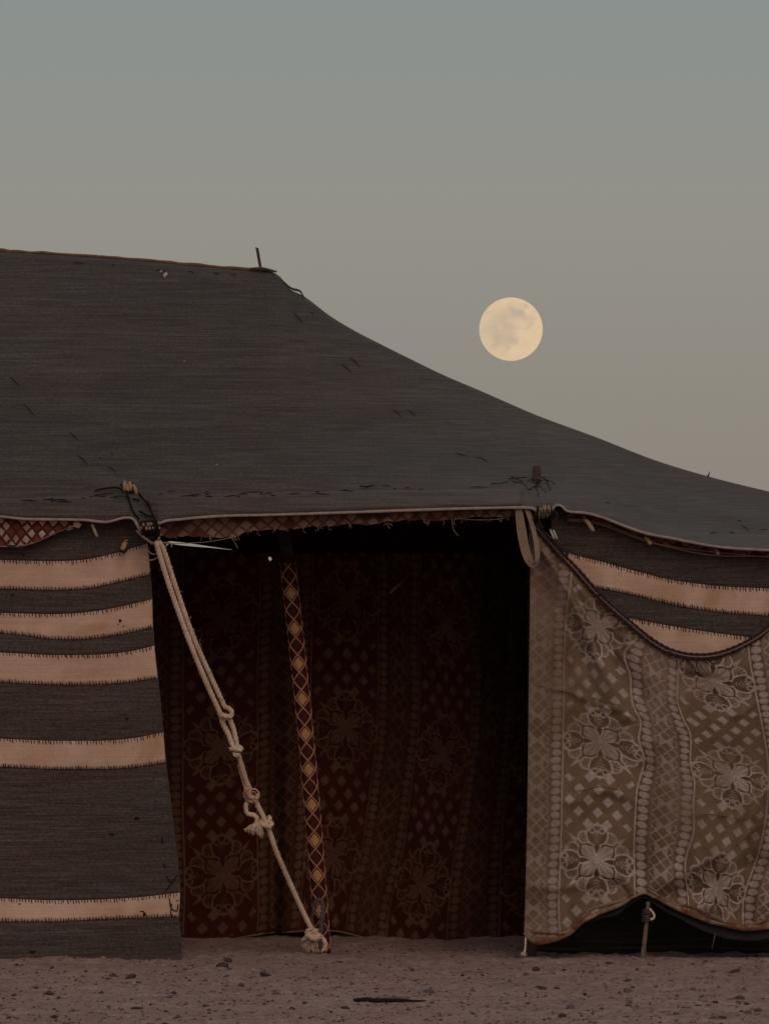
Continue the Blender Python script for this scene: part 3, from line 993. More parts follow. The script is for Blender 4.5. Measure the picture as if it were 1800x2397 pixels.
creases = [(1255, 1245, 1478, 1690, 22, 0.030, 0.05), (1260, 1300, 1330, 1640, 20, -0.018, 0.1), (1390, 1400, 1520, 1660, 20, -0.026, 0.1),
           (1275, 1606, 1460, 1665, 9, 0.013, 0.15), (1310, 1880, 1440, 1850, 14, 0.012, 0.3), (1400, 1840, 1500, 1880, 14, 0.012, 0.3),
           (1500, 1560, 1535, 1760, 26, 0.022, 0.2), (1520, 1780, 1500, 2085, 30, -0.030, 0.15), (1600, 1600, 1640, 2080, 26, 0.020, 0.2),
           (1505, 2090, 1300, 2000, 22, 0.022, 0.2), (1510, 2090, 1700, 1980, 24, 0.026, 0.15), (1560, 2110, 1800, 2010, 20, -0.022, 0.15),
           (1800, 1830, 1660, 2150, 22, 0.034, 0.1), (1840, 1800, 1740, 2160, 20, -0.030, 0.1), (1620, 1560, 1720, 1700, 24, -0.016, 0.2),
           (1800, 1500, 1700, 1760, 26, 0.018, 0.2), (1620, 1905, 1760, 1912, 8, 0.009, 0.2), (1240, 2080, 1480, 2060, 12, 0.014, 0.3),
           (1620, 1545, 1640, 1900, 40, -0.016, 0.2), (1255, 1250, 1415, 1560, 9, 0.012, 0.2), (1270, 1262, 1500, 1640, 10, -0.014, 0.2),
           (1330, 1330, 1475, 1560, 9, 0.012, 0.25), (1300, 1400, 1450, 1760, 11, -0.012, 0.25), (1320, 1965, 1480, 2070, 9, 0.012, 0.3),
           (1540, 2085, 1790, 1930, 9, 0.013, 0.25), (1660, 1700, 1790, 1640, 10, 0.010, 0.3), (1560, 1560, 1700, 1600, 9, -0.010, 0.3), (1380, 2040, 1480, 2100, 12, -0.016, 0.2)]


def y_drape(px, py):
    px = np.asarray(px, float); py = np.asarray(py, float)
    out = -0.050 + 0.018 * fbm(px / 120, py / 200, 3)
    for (x0, y0, x1, y1, w, amp, soft_end) in creases:
        L = math.hypot(x1 - x0, y1 - y0)
        ux_, uy_ = (x1 - x0) / L, (y1 - y0) / L
        a = ((px - x0) * ux_ + (py - y0) * uy_) / L
        wob = 5 * np.sin(a * 7 + x0)
        d = -(px - x0) * uy_ + (py - y0) * ux_ + wob
        env = np.clip(a / soft_end + 0.3, 0, 1) * np.clip((1 - a) / soft_end + 0.3, 0, 1)
        env = env * env * (3 - 2 * env)
        out = out - 1.05 * amp * env * np.exp(-(d / w) ** 2)
    out = out + 0.006 * np.sin(px / 13 + 2 * fbm(px / 60, py / 200, 2)) * np.clip((py - 1950) / 200, 0, 1)
    out = out - 0.03 * np.clip((py - 2120) / 60, 0, 1) * np.clip((1330 - px) / 80, 0, 1)
    return out


drape = thing('floral_drape', 'faded tan floral brocade drape hanging from a dark cord beside the opening', 'drape', P(1500, 2236, -0.05))
dx_ = np.concatenate([np.arange(1226, 1820, 1.7), np.arange(1820, 1960, 4)])
sway = lambda py: curve([(1200, 10), (1320, 15), (1600, 12), (1900, 8), (2150, 2), (2210, 0)], py)
nvd = 520
DX = np.repeat(dx_[:, None], nvd, 1)
ct, cb = curve(CORD, np.maximum(dx_, 1238)), curve(DBOT, dx_)
DY = ct[:, None] + (cb - ct)[:, None] * np.linspace(0, 1, nvd)[None]
fade = np.clip(1 - (DX - 1226) / 60, 0, 1)
DX2 = DX + fade * sway(DY)
figured('brocade', DX2, DY, y_drape, fs_d, ft_d, M['drape'], drape, 0.0020,
        worn=lambda x, y: np.interp(x, [1240, 1300, 1350, 1420], [0.42, 0.55, 0.85, 1.05]) * (0.92 + 0.75 * fbm(x / 160 + 3, y / 160 + 5, 3)))
for pts in ([(1262, 1604), (1322, 1618), (1390, 1634), (1452, 1652)], [(1352, 1852), (1400, 1842), (1440, 1846), (1500, 1866)], [(1620, 1906), (1660, 1906), (1700, 1910)]):
    q = spline([P(x, y, float(y_drape(x, y)) - 0.006) for x, y in pts], 6)
    MB().tube(q, 0.0017, 5).build('pulled_thread', M['tan_thread'], drape)
# rolled lower hem with the rust lining showing
hx = np.arange(1226, 1950, 6.0)
hy = curve(DBOT, hx)
q = P(hx, hy + 1, y_drape(hx, hy) + 0.004)
rad = 0.011 * (1 + 0.55 * fbm(hx / 45, 5.5 + 0 * hx, 3)) * np.interp(hx, [1226, 1250, 1320, 1480, 1510, 1560, 1900], [0.5, 1.2, 1.1, 0.75, 0.6, 1.0, 1.3])
roll = MB().tube(q, rad, 8).build('rolled_hem', M['hemroll'], drape)
for (i0, i1, up, amp) in ((1, 14, 14, 6), (12, 27, 10, 5), (24, 45, 12, 4), (47, 66, 8, 4), (62, 84, 11, 5), (80, 104, 9, 5), (98, 120, 12, 6)):
    hxx, hyy = hx[i0:i1], hy[i0:i1]
    off = up + amp * np.sin(hxx / (14 + up) + i0)
    q = P(hxx, hyy - off, y_drape(hxx, hyy - off) - 0.001)
    MB().tube(q, 0.0075 * np.sin(np.linspace(0.1, 3.04, len(q))) * (1 + 0.7 * fbm(hxx / 14, 8 + i0 + 0 * hxx, 2)) + 0.0006, 6).build('hem_fold', M['hemroll'], roll)
# dark felt backing hanging a little lower
fx = np.arange(1336, 1950, 6.0)
ft0 = curve(DBOT, fx)
depth_f = np.interp(fx, [1336, 1380, 1440, 1500, 1540, 1620, 1700, 1800, 1950], [2, 14, 22, 12, 20, 28, 34, 30, 30]) + 3 * fbm(fx / 25, 3 + 0 * fx, 2)
rows = np.stack([P(fx, ft0 - 20 + (depth_f + 20) * t, y_drape(fx, ft0) + 0.022 + 0.012 * math.sin(t * 3)) for t in np.linspace(0, 1, 8)], 1)
MB().sheet(rows, 0.008).build('felt_backing', M['felt'], drape)
q = P(np.array([1674, 1671, 1666]), np.array([2186, 2203, 2222]), -0.04)
MB().tube(q, 0.0012, 4).build('loose_thread', M['tan_thread'], drape)
# dark plaited cord and tan thread along the top edge
cxs = np.concatenate([np.arange(1250, 1960, 7.0)])
cys = curve(CORD, cxs)
q = P(cxs, cys, y_drape(cxs, cys) - 0.014)
tcord = MB().rope(q, 0.0095, 0.055, 2, 6).build('top_cord', M['dark_cord'], drape)
q = P(cxs + 3, cys - 8, y_drape(cxs, cys) - 0.006)
MB().rope(q, 0.007, 0.05, 2, 6).build('top_cord', M['dark_cord'], drape)
q = P(cxs[:46] - 1, cys[:46] - 5 + 2 * np.sin(cxs[:46] / 30), y_drape(cxs[:46], cys[:46]) - 0.022)
MB().tube(q, 0.0024, 5).build('binding_thread', M['tan_thread'], tcord)
q = P(cxs[45:80] + 4, cys[45:80] - 3, y_drape(cxs[45:80], cys[45:80]) - 0.022)
MB().tube(q, 0.0030, 5).build('binding_thread', M['tan_thread'], tcord)
# tied string at the lower corner
q = spline([P(1231, 2188, -0.07), P(1230, 2205, -0.075), P(1229, 2222, -0.07), P(1227, 2232, -0.075)], 5)
MB().tube(q, 0.0042, 6).build('corner_string', M['rope'], drape)
mb = MB()
for k in range(14):
    a = P(1227, 2228, -0.073)
    b = P(1227 + random.uniform(-9, 6), 2238 + random.uniform(-2, 5), -0.073 + random.uniform(-0.01, 0.01))
    mb.tube(np.array([a, (a + b) / 2 + RNG.normal(0, 0.002, 3), b]), [0.0015, 0.002, 0.0006], 4)
mb.build('string_tassel', M['rope'], drape)

# ------------------------------------------------------------------ patterned lining under the eave
def lining(name, label, mat, top, bot, x0, x1, yoff, cell, fillp, ragged, step=2.0, rows_n=26):
    root = thing(name, label, 'lining', P((x0 + x1) / 2, float(curve(bot, (x0 + x1) / 2)), yoff))
    xs = np.arange(x0, x1, step)
    tp = curve(top, xs); bt = curve(bot, xs) + ragged * fbm(xs / 22, 2 + 0 * xs, 4)
    X = np.repeat(xs[:, None], rows_n, 1)
    W = np.linspace(0, 1, rows_n)[None]
    Yp = tp[:, None] + (bt - tp)[:, None] * W
    a, b = cell
    wx = X + 6 * fbm(X / 60, Yp / 60, 2); wy = Yp - tp[:, None] * 0.9
    p = wx / a + wy / b; q_ = wx / a - wy / b
    ln_ = np.minimum(np.abs(p - np.round(p)), np.abs(q_ - np.round(q_)))
    cellr = np.sin((np.floor(p) * 12.9898 + np.floor(q_) * 78.233)) * 43758.5453
    cellr = cellr - np.floor(cellr)
    fig = np.where(cellr < fillp, 0.8 * (0.7 + 0.6 * (fbm(X / 15, Yp / 15, 2))), 0.0)
    fig = np.where(ln_ < 0.11, -0.9, fig)
    band_ = (cellr > 0.8).astype(float)
    Y = yoff + 0.012 * fbm(X / 50, Yp / 30, 3) - 0.004 * np.clip(0.3 - ln_, -1, 0) * 0 + np.where(ln_ < 0.13, 0.002, -0.001) + 0.02 * W * (1 - W)
    net = big_grid('net_cloth', P(X, Yp, Y), mat, root, {'fig': fig, 'band': band_})
    return net, xs, bt


ea = [(x, y - 6) for x, y in EAVE if 372 <= x <= 1260]
lin, lxs, lbt = lining('eave_lining', 'brown lattice-patterned lining strip frayed below the eave over the opening', M['lining'], [(360, 1216)] + ea,
                       [(360, 1254), (420, 1258), (500, 1258), (548, 1256), (575, 1246), (605, 1240), (700, 1236), (760, 1232), (800, 1230), (860, 1226),
                        (930, 1219), (1000, 1217), (1100, 1211), (1200, 1209), (1262, 1212)], 362, 1262, -0.055, (33, 30), 0.45, 7)
# loose threads hanging from the frayed edge
for i in range(34):
    x = random.uniform(380, 1240)
    y = float(np.interp(x, lxs, lbt))
    ln_ = random.choice([5, 7, 9, 12])
    a = P(x, y - 3, -0.05); b = P(x + random.uniform(-4, 4), y + ln_ * 0.6, -0.055); c = P(x + random.uniform(-7, 7), y + ln_, -0.05)
    MB().tube(spline([a, b, c], 4), 0.0011, 4).build('loose_thread', M['tan_thread'] if i % 3 else M['piping'], lin)
for pts in ([(1057, 1213), (1059, 1226), (1063, 1243), (1074, 1255)], [(1072, 1213), (1110, 1217), (1160, 1216), (1185, 1212)],
            [(380, 1272), (430, 1272), (490, 1268), (545, 1258)], [(541, 1258), (548, 1268), (557, 1284)], [(548, 1256), (552, 1264), (556, 1262)],
            [(1166, 1212), (1172, 1222), (1175, 1212)], [(905, 1224), (910, 1234), (913, 1238)], [(908, 1224), (915, 1228), (918, 1232)]):
    MB().tube(spline([P(x, y, -0.06) for x, y in pts], 5), 0.0014, 4).build('loose_thread', M['webbing'], lin)

lin2, _, _ = lining('eave_lining', 'red and white lattice lining sagging below the eave over the striped wall at far left', M['lining_red'],
                    [(-200, 1204), (0, 1206), (60, 1210), (200, 1216)], [(-200, 1272), (0, 1277), (40, 1277), (70, 1273), (100, 1263), (130, 1251), (160, 1242), (192, 1229)],
                    -200, 192, -0.075, (25, 29), 0.62, 4)
q = spline([P(-200, 1274, -0.08), P(0, 1279, -0.08), P(45, 1279, -0.08), P(90, 1267, -0.08), P(125, 1250, -0.08), P(165, 1234, -0.08), P(192, 1226, -0.08)], 6)
MB().tube(q, 0.0028, 5).build('edge_thread', M['hemroll'], lin2)
patch(lin2, 180, 1228, 10, 8, lambda a, b: -0.085, M['webbing'], 'torn_scrap')
for (x, y) in ((48, 1281), (30, 1280), (22, 1279)):
    patch(lin2, x, y, 6, 4, lambda a, b: -0.08, M['felt'], 'lint_tuft')
rl = [(1325, 1196), (1373, 1202), (1410, 1212), (1453, 1229), (1514, 1250), (1572, 1261), (1673, 1280), (1850, 1288)]
lin3, _, _ = lining('eave_lining', 'narrow shadowed lining edge under the right eave above the striped wall', M['lining'], rl,
                    [(x, y + 13 + (4 if x > 1400 else 0)) for x, y in rl], 1325, 1850, -0.035, (30, 26), 0.5, 3)
for k, dyy in enumerate((15, 19)):
    q = P(np.arange(1330, 1850, 10.0), curve(rl, np.arange(1330, 1850, 10.0)) + dyy + 3 * np.sin(np.arange(1330, 1850, 10.0) / (40 + 9 * k)), -0.045)
    MB().tube(q, 0.0022, 5).build('edge_thread', M['tan_thread'], lin3)

# ------------------------------------------------------------------ poles
def pole_mesh(a, b, r0, r1, n=14, sides=12, wob=0.003):
    t = np.linspace(0, 1, n)
    q = a[None] * (1 - t)[:, None] + b[None] * t[:, None]
    q[1:-1] += RNG.normal(0, wob, (n - 2, 3)) * np.array([1, 1, 0])
    return MB().tube(q, np.interp(t, [0, 1], [r0, r1]) * (1 + 0.05 * RNG.normal(0, 1, n)), sides)


# ridge pole tip standing above the peak
a = P(612, 640, RIDGE_Y - 0.01); b = P(601.5, 580, RIDGE_Y - 0.01)
rp = thing('ridge_pole', 'thin dark pole tip leaning above the peak of the tent roof', 'tent pole', (a[0] + 0.25, RIDGE_Y, 0))
d = (b - a) / np.linalg.norm(b - a)
low = a + d * (-(a[2]) / d[2])
mb = MB()
u = np.array([1, 0, 0.0]) * 0.0066; v = np.array([0, 1, 0]) * 0.009
lo_ = np.array([low[0], low[1], 0.0])
mb.add([lo_ - u - v, lo_ + u - v, lo_ + u + v, lo_ - u + v, b - u - v + [0, 0, 0.004], b + u - v, b + u + v, b - u + v + [0, 0, 0.004]],
       [(3, 2, 1, 0), (4, 5, 6, 7), (0, 1, 5, 4), (1, 2, 6, 5), (2, 3, 7, 6), (3, 0, 4, 7)])
mb.build('pole', M['pole'], rp, smooth=False)

# front pole at the right side of the opening
fp = thing('front_pole', 'brown front pole whose squared tip pokes through the roof right of the opening', 'tent pole', P(1246, 2240, 0.14))
a = P(1246, 2248, 0.14); b = P(1256, 1091, float(on_roof(1256, 1130)[1]) + 0.012)
t = np.linspace(0, 1, 10)
mb = MB()
ring = []
for k in t:
    c = a * (1 - k) + b * k
    w = 0.019 - 0.002 * k
    ring.append([c + np.array([-w, -w * 0.8, 0]), c + np.array([w, -w * 0.8, 0]), c + np.array([w, w * 0.8, 0]), c + np.array([-w, w * 0.8, 0])])
ring = np.array(ring)
idx = np.arange(40).reshape(10, 4)
fs = [(idx[i, k], idx[i, (k + 1) % 4], idx[i + 1, (k + 1) % 4], idx[i + 1, k]) for i in range(9) for k in range(4)] + [(3, 2, 1, 0), (36, 37, 38, 39)]
mb.add(ring.reshape(-1, 3), fs).build('pole', M['pole'], fp, smooth=False)
# torn cloth threads round the tip
fr = thing('tip_lashing', 'black torn threads knotted round the brown pole tip on the roof', 'lashing', P(1256, 1135, 0.0))
for i in range(10):
    x0, y0 = 1256 + random.gauss(0, 11), 1136 + random.gauss(0, 7)
    L_ = random.uniform(10, 30); an = random.choice([0.1, -0.2, 0.9, 2.4, 3.0, 1.4]) + random.gauss(0, 0.35)
    p0, p1 = on_roof(x0, y0, 0.012), on_roof(x0 + L_ * math.cos(an), max(y0 + L_ * math.sin(an) * 0.8, 1127), 0.008)
    MB().tube(spline([p0, (p0 + p1) / 2 + RNG.normal(0, 0.004, 3) + [0, -0.006, 0.004], p1], 4), 0.0017, 5).build('thread', M['black'], fr)
for pts in ([(1190, 1126), (1210, 1124), (1232, 1123)], [(1200, 1133), (1222, 1137), (1238, 1150), (1243, 1152)], [(1188, 1134), (1178, 1136), (1150, 1138)],
            [(1272, 1122), (1279, 1130), (1286, 1146), (1289, 1153)], [(1196, 1120), (1225, 1134)]):
    MB().tube(spline([on_roof(x, y, 0.008) for x, y in pts], 5), 0.0019, 5).build('thread', M['black'], fr)

# corner pole behind the striped wall, its pale tip tied down with black cord
cp = thing('corner_pole', 'pale wooden pole tip lashed on the roof above the striped wall', 'tent pole', P(310, 2250, 0.16))
a = P(312, 2252, 0.30); b = P(299, 1132, float(on_roof(299, 1152)[1]) + 0.012)
pole_mesh(a, b, 0.020, 0.011, 12).build('pole', M['wood'], cp)
for (x, y, dx, dy, r) in ((292, 1126, -1, 22, 0.0095), (303, 1128, 3, 20, 0.009), (312, 1134, 8, 22, 0.0075)):
    p0, p1 = P(x, y, -0.045), P(x + dx, y + dy, -0.055)
    MB().tube(np.array([p0, p0 * 0.6 + p1 * 0.4 + [0.002, -0.003, 0], p1]), [r * 0.6, r, r * 0.7], 7).build('split_tip', M['wood'], cp)
cl = thing('corner_lashing', 'black cords and pale knots lashing the roof corner where the guy rope starts', 'lashing', P(350, 1262, -0.12))
for pts in ([(295, 1158), (302, 1178), (312, 1205), (326, 1224)], [(322, 1160), (338, 1178), (350, 1195), (362, 1222), (368, 1232)],
            [(283, 1142), (294, 1156), (310, 1162), (318, 1152)], [(222, 1158), (245, 1152), (275, 1150), (290, 1158)],
            [(304, 1150), (312, 1140), (313, 1150), (305, 1158)], [(326, 1205), (336, 1210), (344, 1215)], [(340, 1214), (352, 1217), (362, 1218)],
            [(346, 1182), (350, 1192), (352, 1196)], [(312, 1176), (320, 1178), (327, 1180)]):
    MB().rope(spline([on_roof(x, min(y, float(curve(EAVE, x)) - 3), 0.012) for x, y in pts], 5), 0.0042, 0.02, 2, 5).build('cord', M['black'], cl)
mb = MB()
for k in range(9):                                    # bundled turns of cord round the gathered corner
    x = 331 + k * 5
    q = spline([P(x - 3, 1219 + abs(k - 4) * 0.6, -0.125), P(x, 1230, -0.145), P(x + 2, 1242 + random.uniform(-2, 2), -0.14), P(x + 1, 1254, -0.12)], 5)
    mb.tube(q, 0.0042, 6)
mb.build('cord_turns', M['black'], cl)
for (x, y, r) in ((335, 1229, 4), (346, 1228, 4.5), (353, 1227, 4), (342, 1237, 4.5), (350, 1237, 4), (358, 1236, 3), (371, 1224, 4), (373, 1236, 3), (330, 1236, 3)):
    c = P(x, y, -0.150)
    rr_ = r / 580
    q = np.array([c + [0, 0, rr_], c + [rr_ * 0.3, -0.002, 0], c - [0, 0, rr_]])
    MB().tube(q, [rr_ * 0.5, rr_ * 0.95, rr_ * 0.5], 7).build('knot', M['webbing'], cl)
q = spline([P(320, 1242, -0.11), P(330, 1252, -0.12), P(345, 1264, -0.125), P(358, 1272, -0.13), P(370, 1266, -0.12), P(374, 1250, -0.11)], 6)
MB().rope(q, 0.006, 0.03, 2, 6).build('loop', M['tan_thread'], cl)
mb = MB()
for k in range(6):
    mb.tube(spline([P(352 + k * 4, 1262, -0.10), P(354 + k * 4, 1270, -0.115), P(350 + k * 4, 1282, -0.10)], 4), 0.006, 6)
mb.build('binding', M['black'], cl)
for pts in ([(372, 1272), (395, 1270), (402, 1277), (400, 1281)], [(388, 1276), (386, 1286), (382, 1292)], [(346, 1288), (356, 1297), (368, 1296)], [(346, 1312), (360, 1310), (372, 1302)],
            [(350, 1280), (348, 1283), (352, 1284)]):
    MB().tube(spline([P(x, y, -0.10) for x, y in pts], 5), 0.003, 5).build('loose_end', M['webbing'], cl)

# the wrapped pole inside the opening
wp = thing('wrapped_pole', 'leaning tent pole wrapped in maroon cloth with a gold diamond lattice', 'tent pole', P(757, 2228, 0.45))
WPY = 0.45
a = P(757, 2236, WPY); b = P(672, 1306, WPY + 0.09)
n = 60
t = np.linspace(0, 1, n)
ax = a[None] * (1 - t)[:, None] + b[None] * t[:, None]
ax[:, 0] += 0.010 * np.sin(t * 3.1)
Rw = 0.0295
wrap = MB().tube(ax, Rw * (1 + 0.05 * fbm(t * 9, 0 * t + 3, 3)), 20).build('wrap_cloth', M['pole_cloth'], wp)
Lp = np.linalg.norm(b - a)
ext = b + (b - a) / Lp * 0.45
MB().tube(np.array([b - (b - a) / Lp * 0.05, (b + ext) / 2, ext]), 0.024, 12).build('shade_black_pole', M['inner'], wp)  # pole above the wrap, coloured black to paint the shadow under the roof
ux_ = np.array([1.0, 0, 0]); fy = np.array([0, -1.0, 0])


def on_pole(h, th, lift=0.0):
    """h metres up the pole, th angle from the side facing the camera."""
    k = np.clip(np.asarray(h) / Lp, 0, 1)
    c = np.stack([np.interp(k, t, ax[:, i]) for i in range(3)], -1)
    r = Rw + lift
    return c + r * (np.sin(th)[..., None] * ux_ + np.cos(th)[..., None] * fy)


half = 20.75 / 574.0
nseg = int(Lp / half)
for k in range(3):
    for sgn in (1, -1):
        h = np.linspace(0.01, Lp - 0.02, nseg * 4)
        th = sgn * (h / half) * R(60) + k * R(120)
        MB().tube(on_pole(h, th, 0.0012 + (0.0012 if sgn > 0 else 0)), 0.0030 * (1 + 0.15 * fbm(h * 40, k + 0 * h, 2)), 6).build('lattice_cord', M['pink_cord'], wrap)
kk = 0
while (kk + 1) * 2 * half * 2 < Lp:
    h0 = half * (1 + 4 * kk)
    # centre of a lozenge whose points sit on cord crossings at th = 0
    hh, tt = np.meshgrid(np.linspace(-1, 1, 7), np.linspace(-1, 1, 7), indexing='ij')
    A1 = (hh + tt) / 2; B1 = (hh - tt) / 2
    pts = on_pole(h0 + A1 * half * 0.74, B1 * R(60) * 0.72, 0.0015)
    MB().grid(pts).build('gold_patch', M['gold'], wrap)
    kk += 1

# ------------------------------------------------------------------ guy rope from the roof corner to the peg at the foot of the wrapped pole
def rp3(px, py):
    """Depth of the rope along its run: eave corner down to the peg."""
    k = np.clip((np.asarray(py, float) - 1270) / (2200 - 1270), 0, 1.05)
    return -0.14 + k * 0.50


def rpt(x, y, off=0.0):
    return P(x, y, float(rp3(x, y)) + off)


gr = thing('guy_rope', 'doubled cream cotton rope with knots running from roof corner to peg', 'rope', P(735, 2225, 0.36))
RR = 0.0108
MB().rope(spline([rpt(366, 1268), rpt(371, 1290), rpt(400, 1382), rpt(440, 1493), rpt(480, 1592), rpt(514, 1668), rpt(522, 1695), rpt(534, 1718), rpt(541, 1738)], 8), RR, 0.055).build('strand', M['rope'], gr)
MB().rope(spline([rpt(372, 1268, 0.012), rpt(384, 1290, 0.012), rpt(414, 1382, 0.012), rpt(452, 1490, 0.012), rpt(497, 1592, 0.012), rpt(526, 1655, 0.008)], 8), RR * 0.95, 0.055).build('strand', M['rope'], gr)
MB().rope(spline([rpt(526, 1655, 0.0), rpt(537, 1659, -0.020), rpt(543, 1669, -0.024), rpt(538, 1678, -0.028), rpt(526, 1676, -0.028), rpt(519, 1674, -0.02), rpt(524, 1685, 0.01), rpt(535, 1680, 0.02),
                  rpt(541, 1692, 0.0), rpt(548, 1712, 0), rpt(553, 1736, 0), rpt(556, 1756, 0)], 7), RR * 0.95, 0.055).build('knot', M['rope'], gr)
MB().rope(spline([rpt(541, 1738, -0.01), rpt(548, 1752, -0.012), rpt(560, 1756, -0.03), rpt(565, 1753, -0.01), rpt(556, 1748, 0.02), rpt(549, 1757, 0.01), rpt(551, 1768, -0.02), rpt(560, 1766, -0.025)], 7),
          RR * 0.9, 0.05).build('knot', M['rope'], gr)
mb = MB()
for k in range(16):
    p0 = rpt(546, 1752, -0.01)
    p1 = rpt(535 + random.uniform(-2, 8), 1753 + random.uniform(-4, 6), -0.02 + random.uniform(-0.01, 0.01))
    mb.tube(np.array([p0, (p0 + p1) / 2, p1]), [0.002, 0.002, 0.0006], 4)
mb.build('frayed_end', M['rope'], gr)
mb = MB()
for k in range(9):
    mb.tube(spline([rpt(527 + k * 1.0, 1698, 0.01), rpt(533 + k * 0.8, 1716, 0.006), rpt(541 + k * 0.5, 1738, 0.0)], 4), 0.0035, 5)
mb.build('dark_wad', M['iron'], gr)
MB().rope(spline([rpt(555, 1752), rpt(560, 1775), rpt(568, 1802), rpt(577, 1830), rpt(585, 1848), rpt(596, 1868), rpt(604, 1888), rpt(614, 1908), rpt(620, 1922), rpt(630, 1945), rpt(645, 1990), rpt(662, 2030),
                  rpt(684, 2080), rpt(703, 2122), rpt(724, 2166), rpt(732, 2180)], 8), RR, 0.05).build('strand', M['rope'], gr)
MB().rope(spline([rpt(560, 1790, 0.012), rpt(567, 1815, 0.012), rpt(574, 1838, 0.01), rpt(577, 1850, -0.008), rpt(574, 1860, -0.016), rpt(578, 1871, -0.022), rpt(588, 1875, -0.024), rpt(598, 1871, -0.02),
                  rpt(603, 1863, -0.012), rpt(601, 1855, -0.01), rpt(593, 1851, -0.02), rpt(584, 1856, -0.032), rpt(585, 1866, -0.036), rpt(596, 1868, -0.03)], 8), RR * 0.92, 0.045).build('knot', M['rope'], gr)
MB().rope(spline([rpt(573, 1848, -0.035), rpt(577, 1858, -0.042), rpt(579, 1868, -0.04)], 6), RR * 0.75, 0.04).build('stained_turn', M['rope_stain'], gr)
MB().tube(spline([rpt(589, 1851, -0.05), rpt(597, 1851, -0.052), rpt(603, 1857, -0.045)], 5), 0.003, 5).build('red_thread', M['pole_cloth'], gr)
MB().rope(spline([rpt(578, 1878, -0.015), rpt(575, 1890, -0.02), rpt(579, 1905, -0.02), rpt(592, 1908, -0.02), rpt(600, 1914, -0.02), rpt(600, 1926, -0.02), rpt(594, 1936, -0.02)], 7), RR * 0.9, 0.045).build('tail', M['rope'], gr)
MB().rope(spline([rpt(612, 1926, -0.02), rpt(624, 1934, -0.03), rpt(634, 1934, -0.028), rpt(636, 1928, -0.02), rpt(628, 1924, 0.02), rpt(616, 1918, 0.02), rpt(611, 1926, -0.01), rpt(618, 1932, -0.03), rpt(632, 1920, 0.015), rpt(628, 1911, 0.02)], 7),
          RR * 0.9, 0.045).build('knot', M['rope'], gr)


def tassel(root, c, tips, n_, r, name='frayed_end', mat='rope', spread=5):
    m_ = MB()
    for k in range(n_):
        f = random.random() * (len(tips) - 1)
        i = int(f)
        tx = tips[i][0] * (1 - f + i) + tips[i + 1][0] * (f - i)
        ty = tips[i][1] * (1 - f + i) + tips[i + 1][1] * (f - i)
        j = random.uniform(0.6, 1.06)
        ex, ey = c[0] + (tx - c[0]) * j, c[1] + (ty - c[1]) * j
        o0, o1 = random.uniform(-0.012, 0.008), random.uniform(-0.035, 0.02)
        p0 = rpt(c[0] + random.uniform(-spread, spread), c[1] + random.uniform(-spread, spread) * 0.6, -0.02 + o0)
        p2 = rpt(ex, ey, -0.02 + o1)
        p1 = (p0 + p2) / 2 + RNG.normal(0, 0.004, 3)
        m_.tube(spline([p0, p1, p2], 4), np.linspace(r, r * 0.35, 9), 4)
    return m_.build(name, M[mat], root)


tassel(gr, (600, 1930), [(568, 1942), (578, 1950), (592, 1956), (606, 1958), (614, 1964), (618, 1950)], 90, 0.0030, spread=8)
# bottom knot with a big frayed tuft
for dx, o in ((0, -0.02), (5, -0.03), (11, -0.015)):
    MB().rope(spline([rpt(722 + dx, 2178, o + 0.02), rpt(719 + dx * 0.7, 2190, o - 0.02), rpt(730 + dx, 2199, o - 0.03), rpt(744 + dx * 0.6, 2194, o - 0.02), rpt(746, 2184, o + 0.02)], 7), RR * 0.95, 0.045).build('knot', M['rope'], gr)
MB().rope(spline([rpt(744, 2190, -0.02), rpt(756, 2200, -0.03), rpt(761, 2212, -0.03), rpt(757, 2224, -0.03), rpt(744, 2226, -0.03), rpt(736, 2222, -0.03)], 8), RR * 1.0, 0.045).build('knot', M['rope'], gr)
tassel(gr, (734, 2192), [(706, 2200), (705, 2212), (708, 2228), (722, 2236), (732, 2238), (744, 2234), (752, 2228)], 150, 0.0034, spread=11)
tassel(gr, (738, 2180), [(716, 2184), (714, 2200), (722, 2216), (740, 2220)], 60, 0.0036, 'wad', spread=9)
# stray fibres along the strands
mb = MB()
for k in range(150):
    f = random.random()
    y = 1285 + f * 870
    x = float(np.interp(y, [1290, 1382, 1493, 1592, 1668, 1750, 1850, 1930, 2030, 2122, 2166], [377, 407, 446, 488, 520, 552, 586, 624, 662, 703, 724]))
    if k % 2 and y < 1660:
        x += 9
    p0 = rpt(x + random.uniform(-8, 8), y, -0.004)
    mb.tube(np.array([p0, p0 + RNG.normal(0, 0.005, 3), p0 + RNG.normal(0, 0.009, 3)]), [0.0010, 0.0008, 0.0003], 3)
mb.build('stray_fibres', M['rope'], gr, kind='stuff')

# iron peg holding the rope
pg = thing('iron_peg', 'bent grey iron peg driven in at the foot of the wrapped pole', 'peg', P(750, 2232, 0.33))
q = spline([P(733, 2146, 0.345), P(735, 2130, 0.345), P(737, 2116, 0.34), P(743, 2109, 0.335), P(751, 2109, 0.33), P(756, 2120, 0.33), P(757, 2135, 0.33), P(754, 2155, 0.325), P(751, 2180, 0.325), P(750, 2204, 0.33), P(750, 2216, 0.335), P(749, 2240, 0.35)], 6)
MB().tube(q, np.interp(np.linspace(0, 1, len(q)), [0, 0.06, 0.3, 0.5, 1], [0.004, 0.008, 0.0095, 0.0105, 0.0085]) * (1 + 0.1 * RNG.normal(0, 1, len(q))), 9).build('peg_rod', M['iron'], pg)
MB().tube(P(np.array([740, 744, 747]), np.array([2131, 2134, 2138]), 0.32), 0.003, 5).build('thread_scrap', M['gold'], pg)

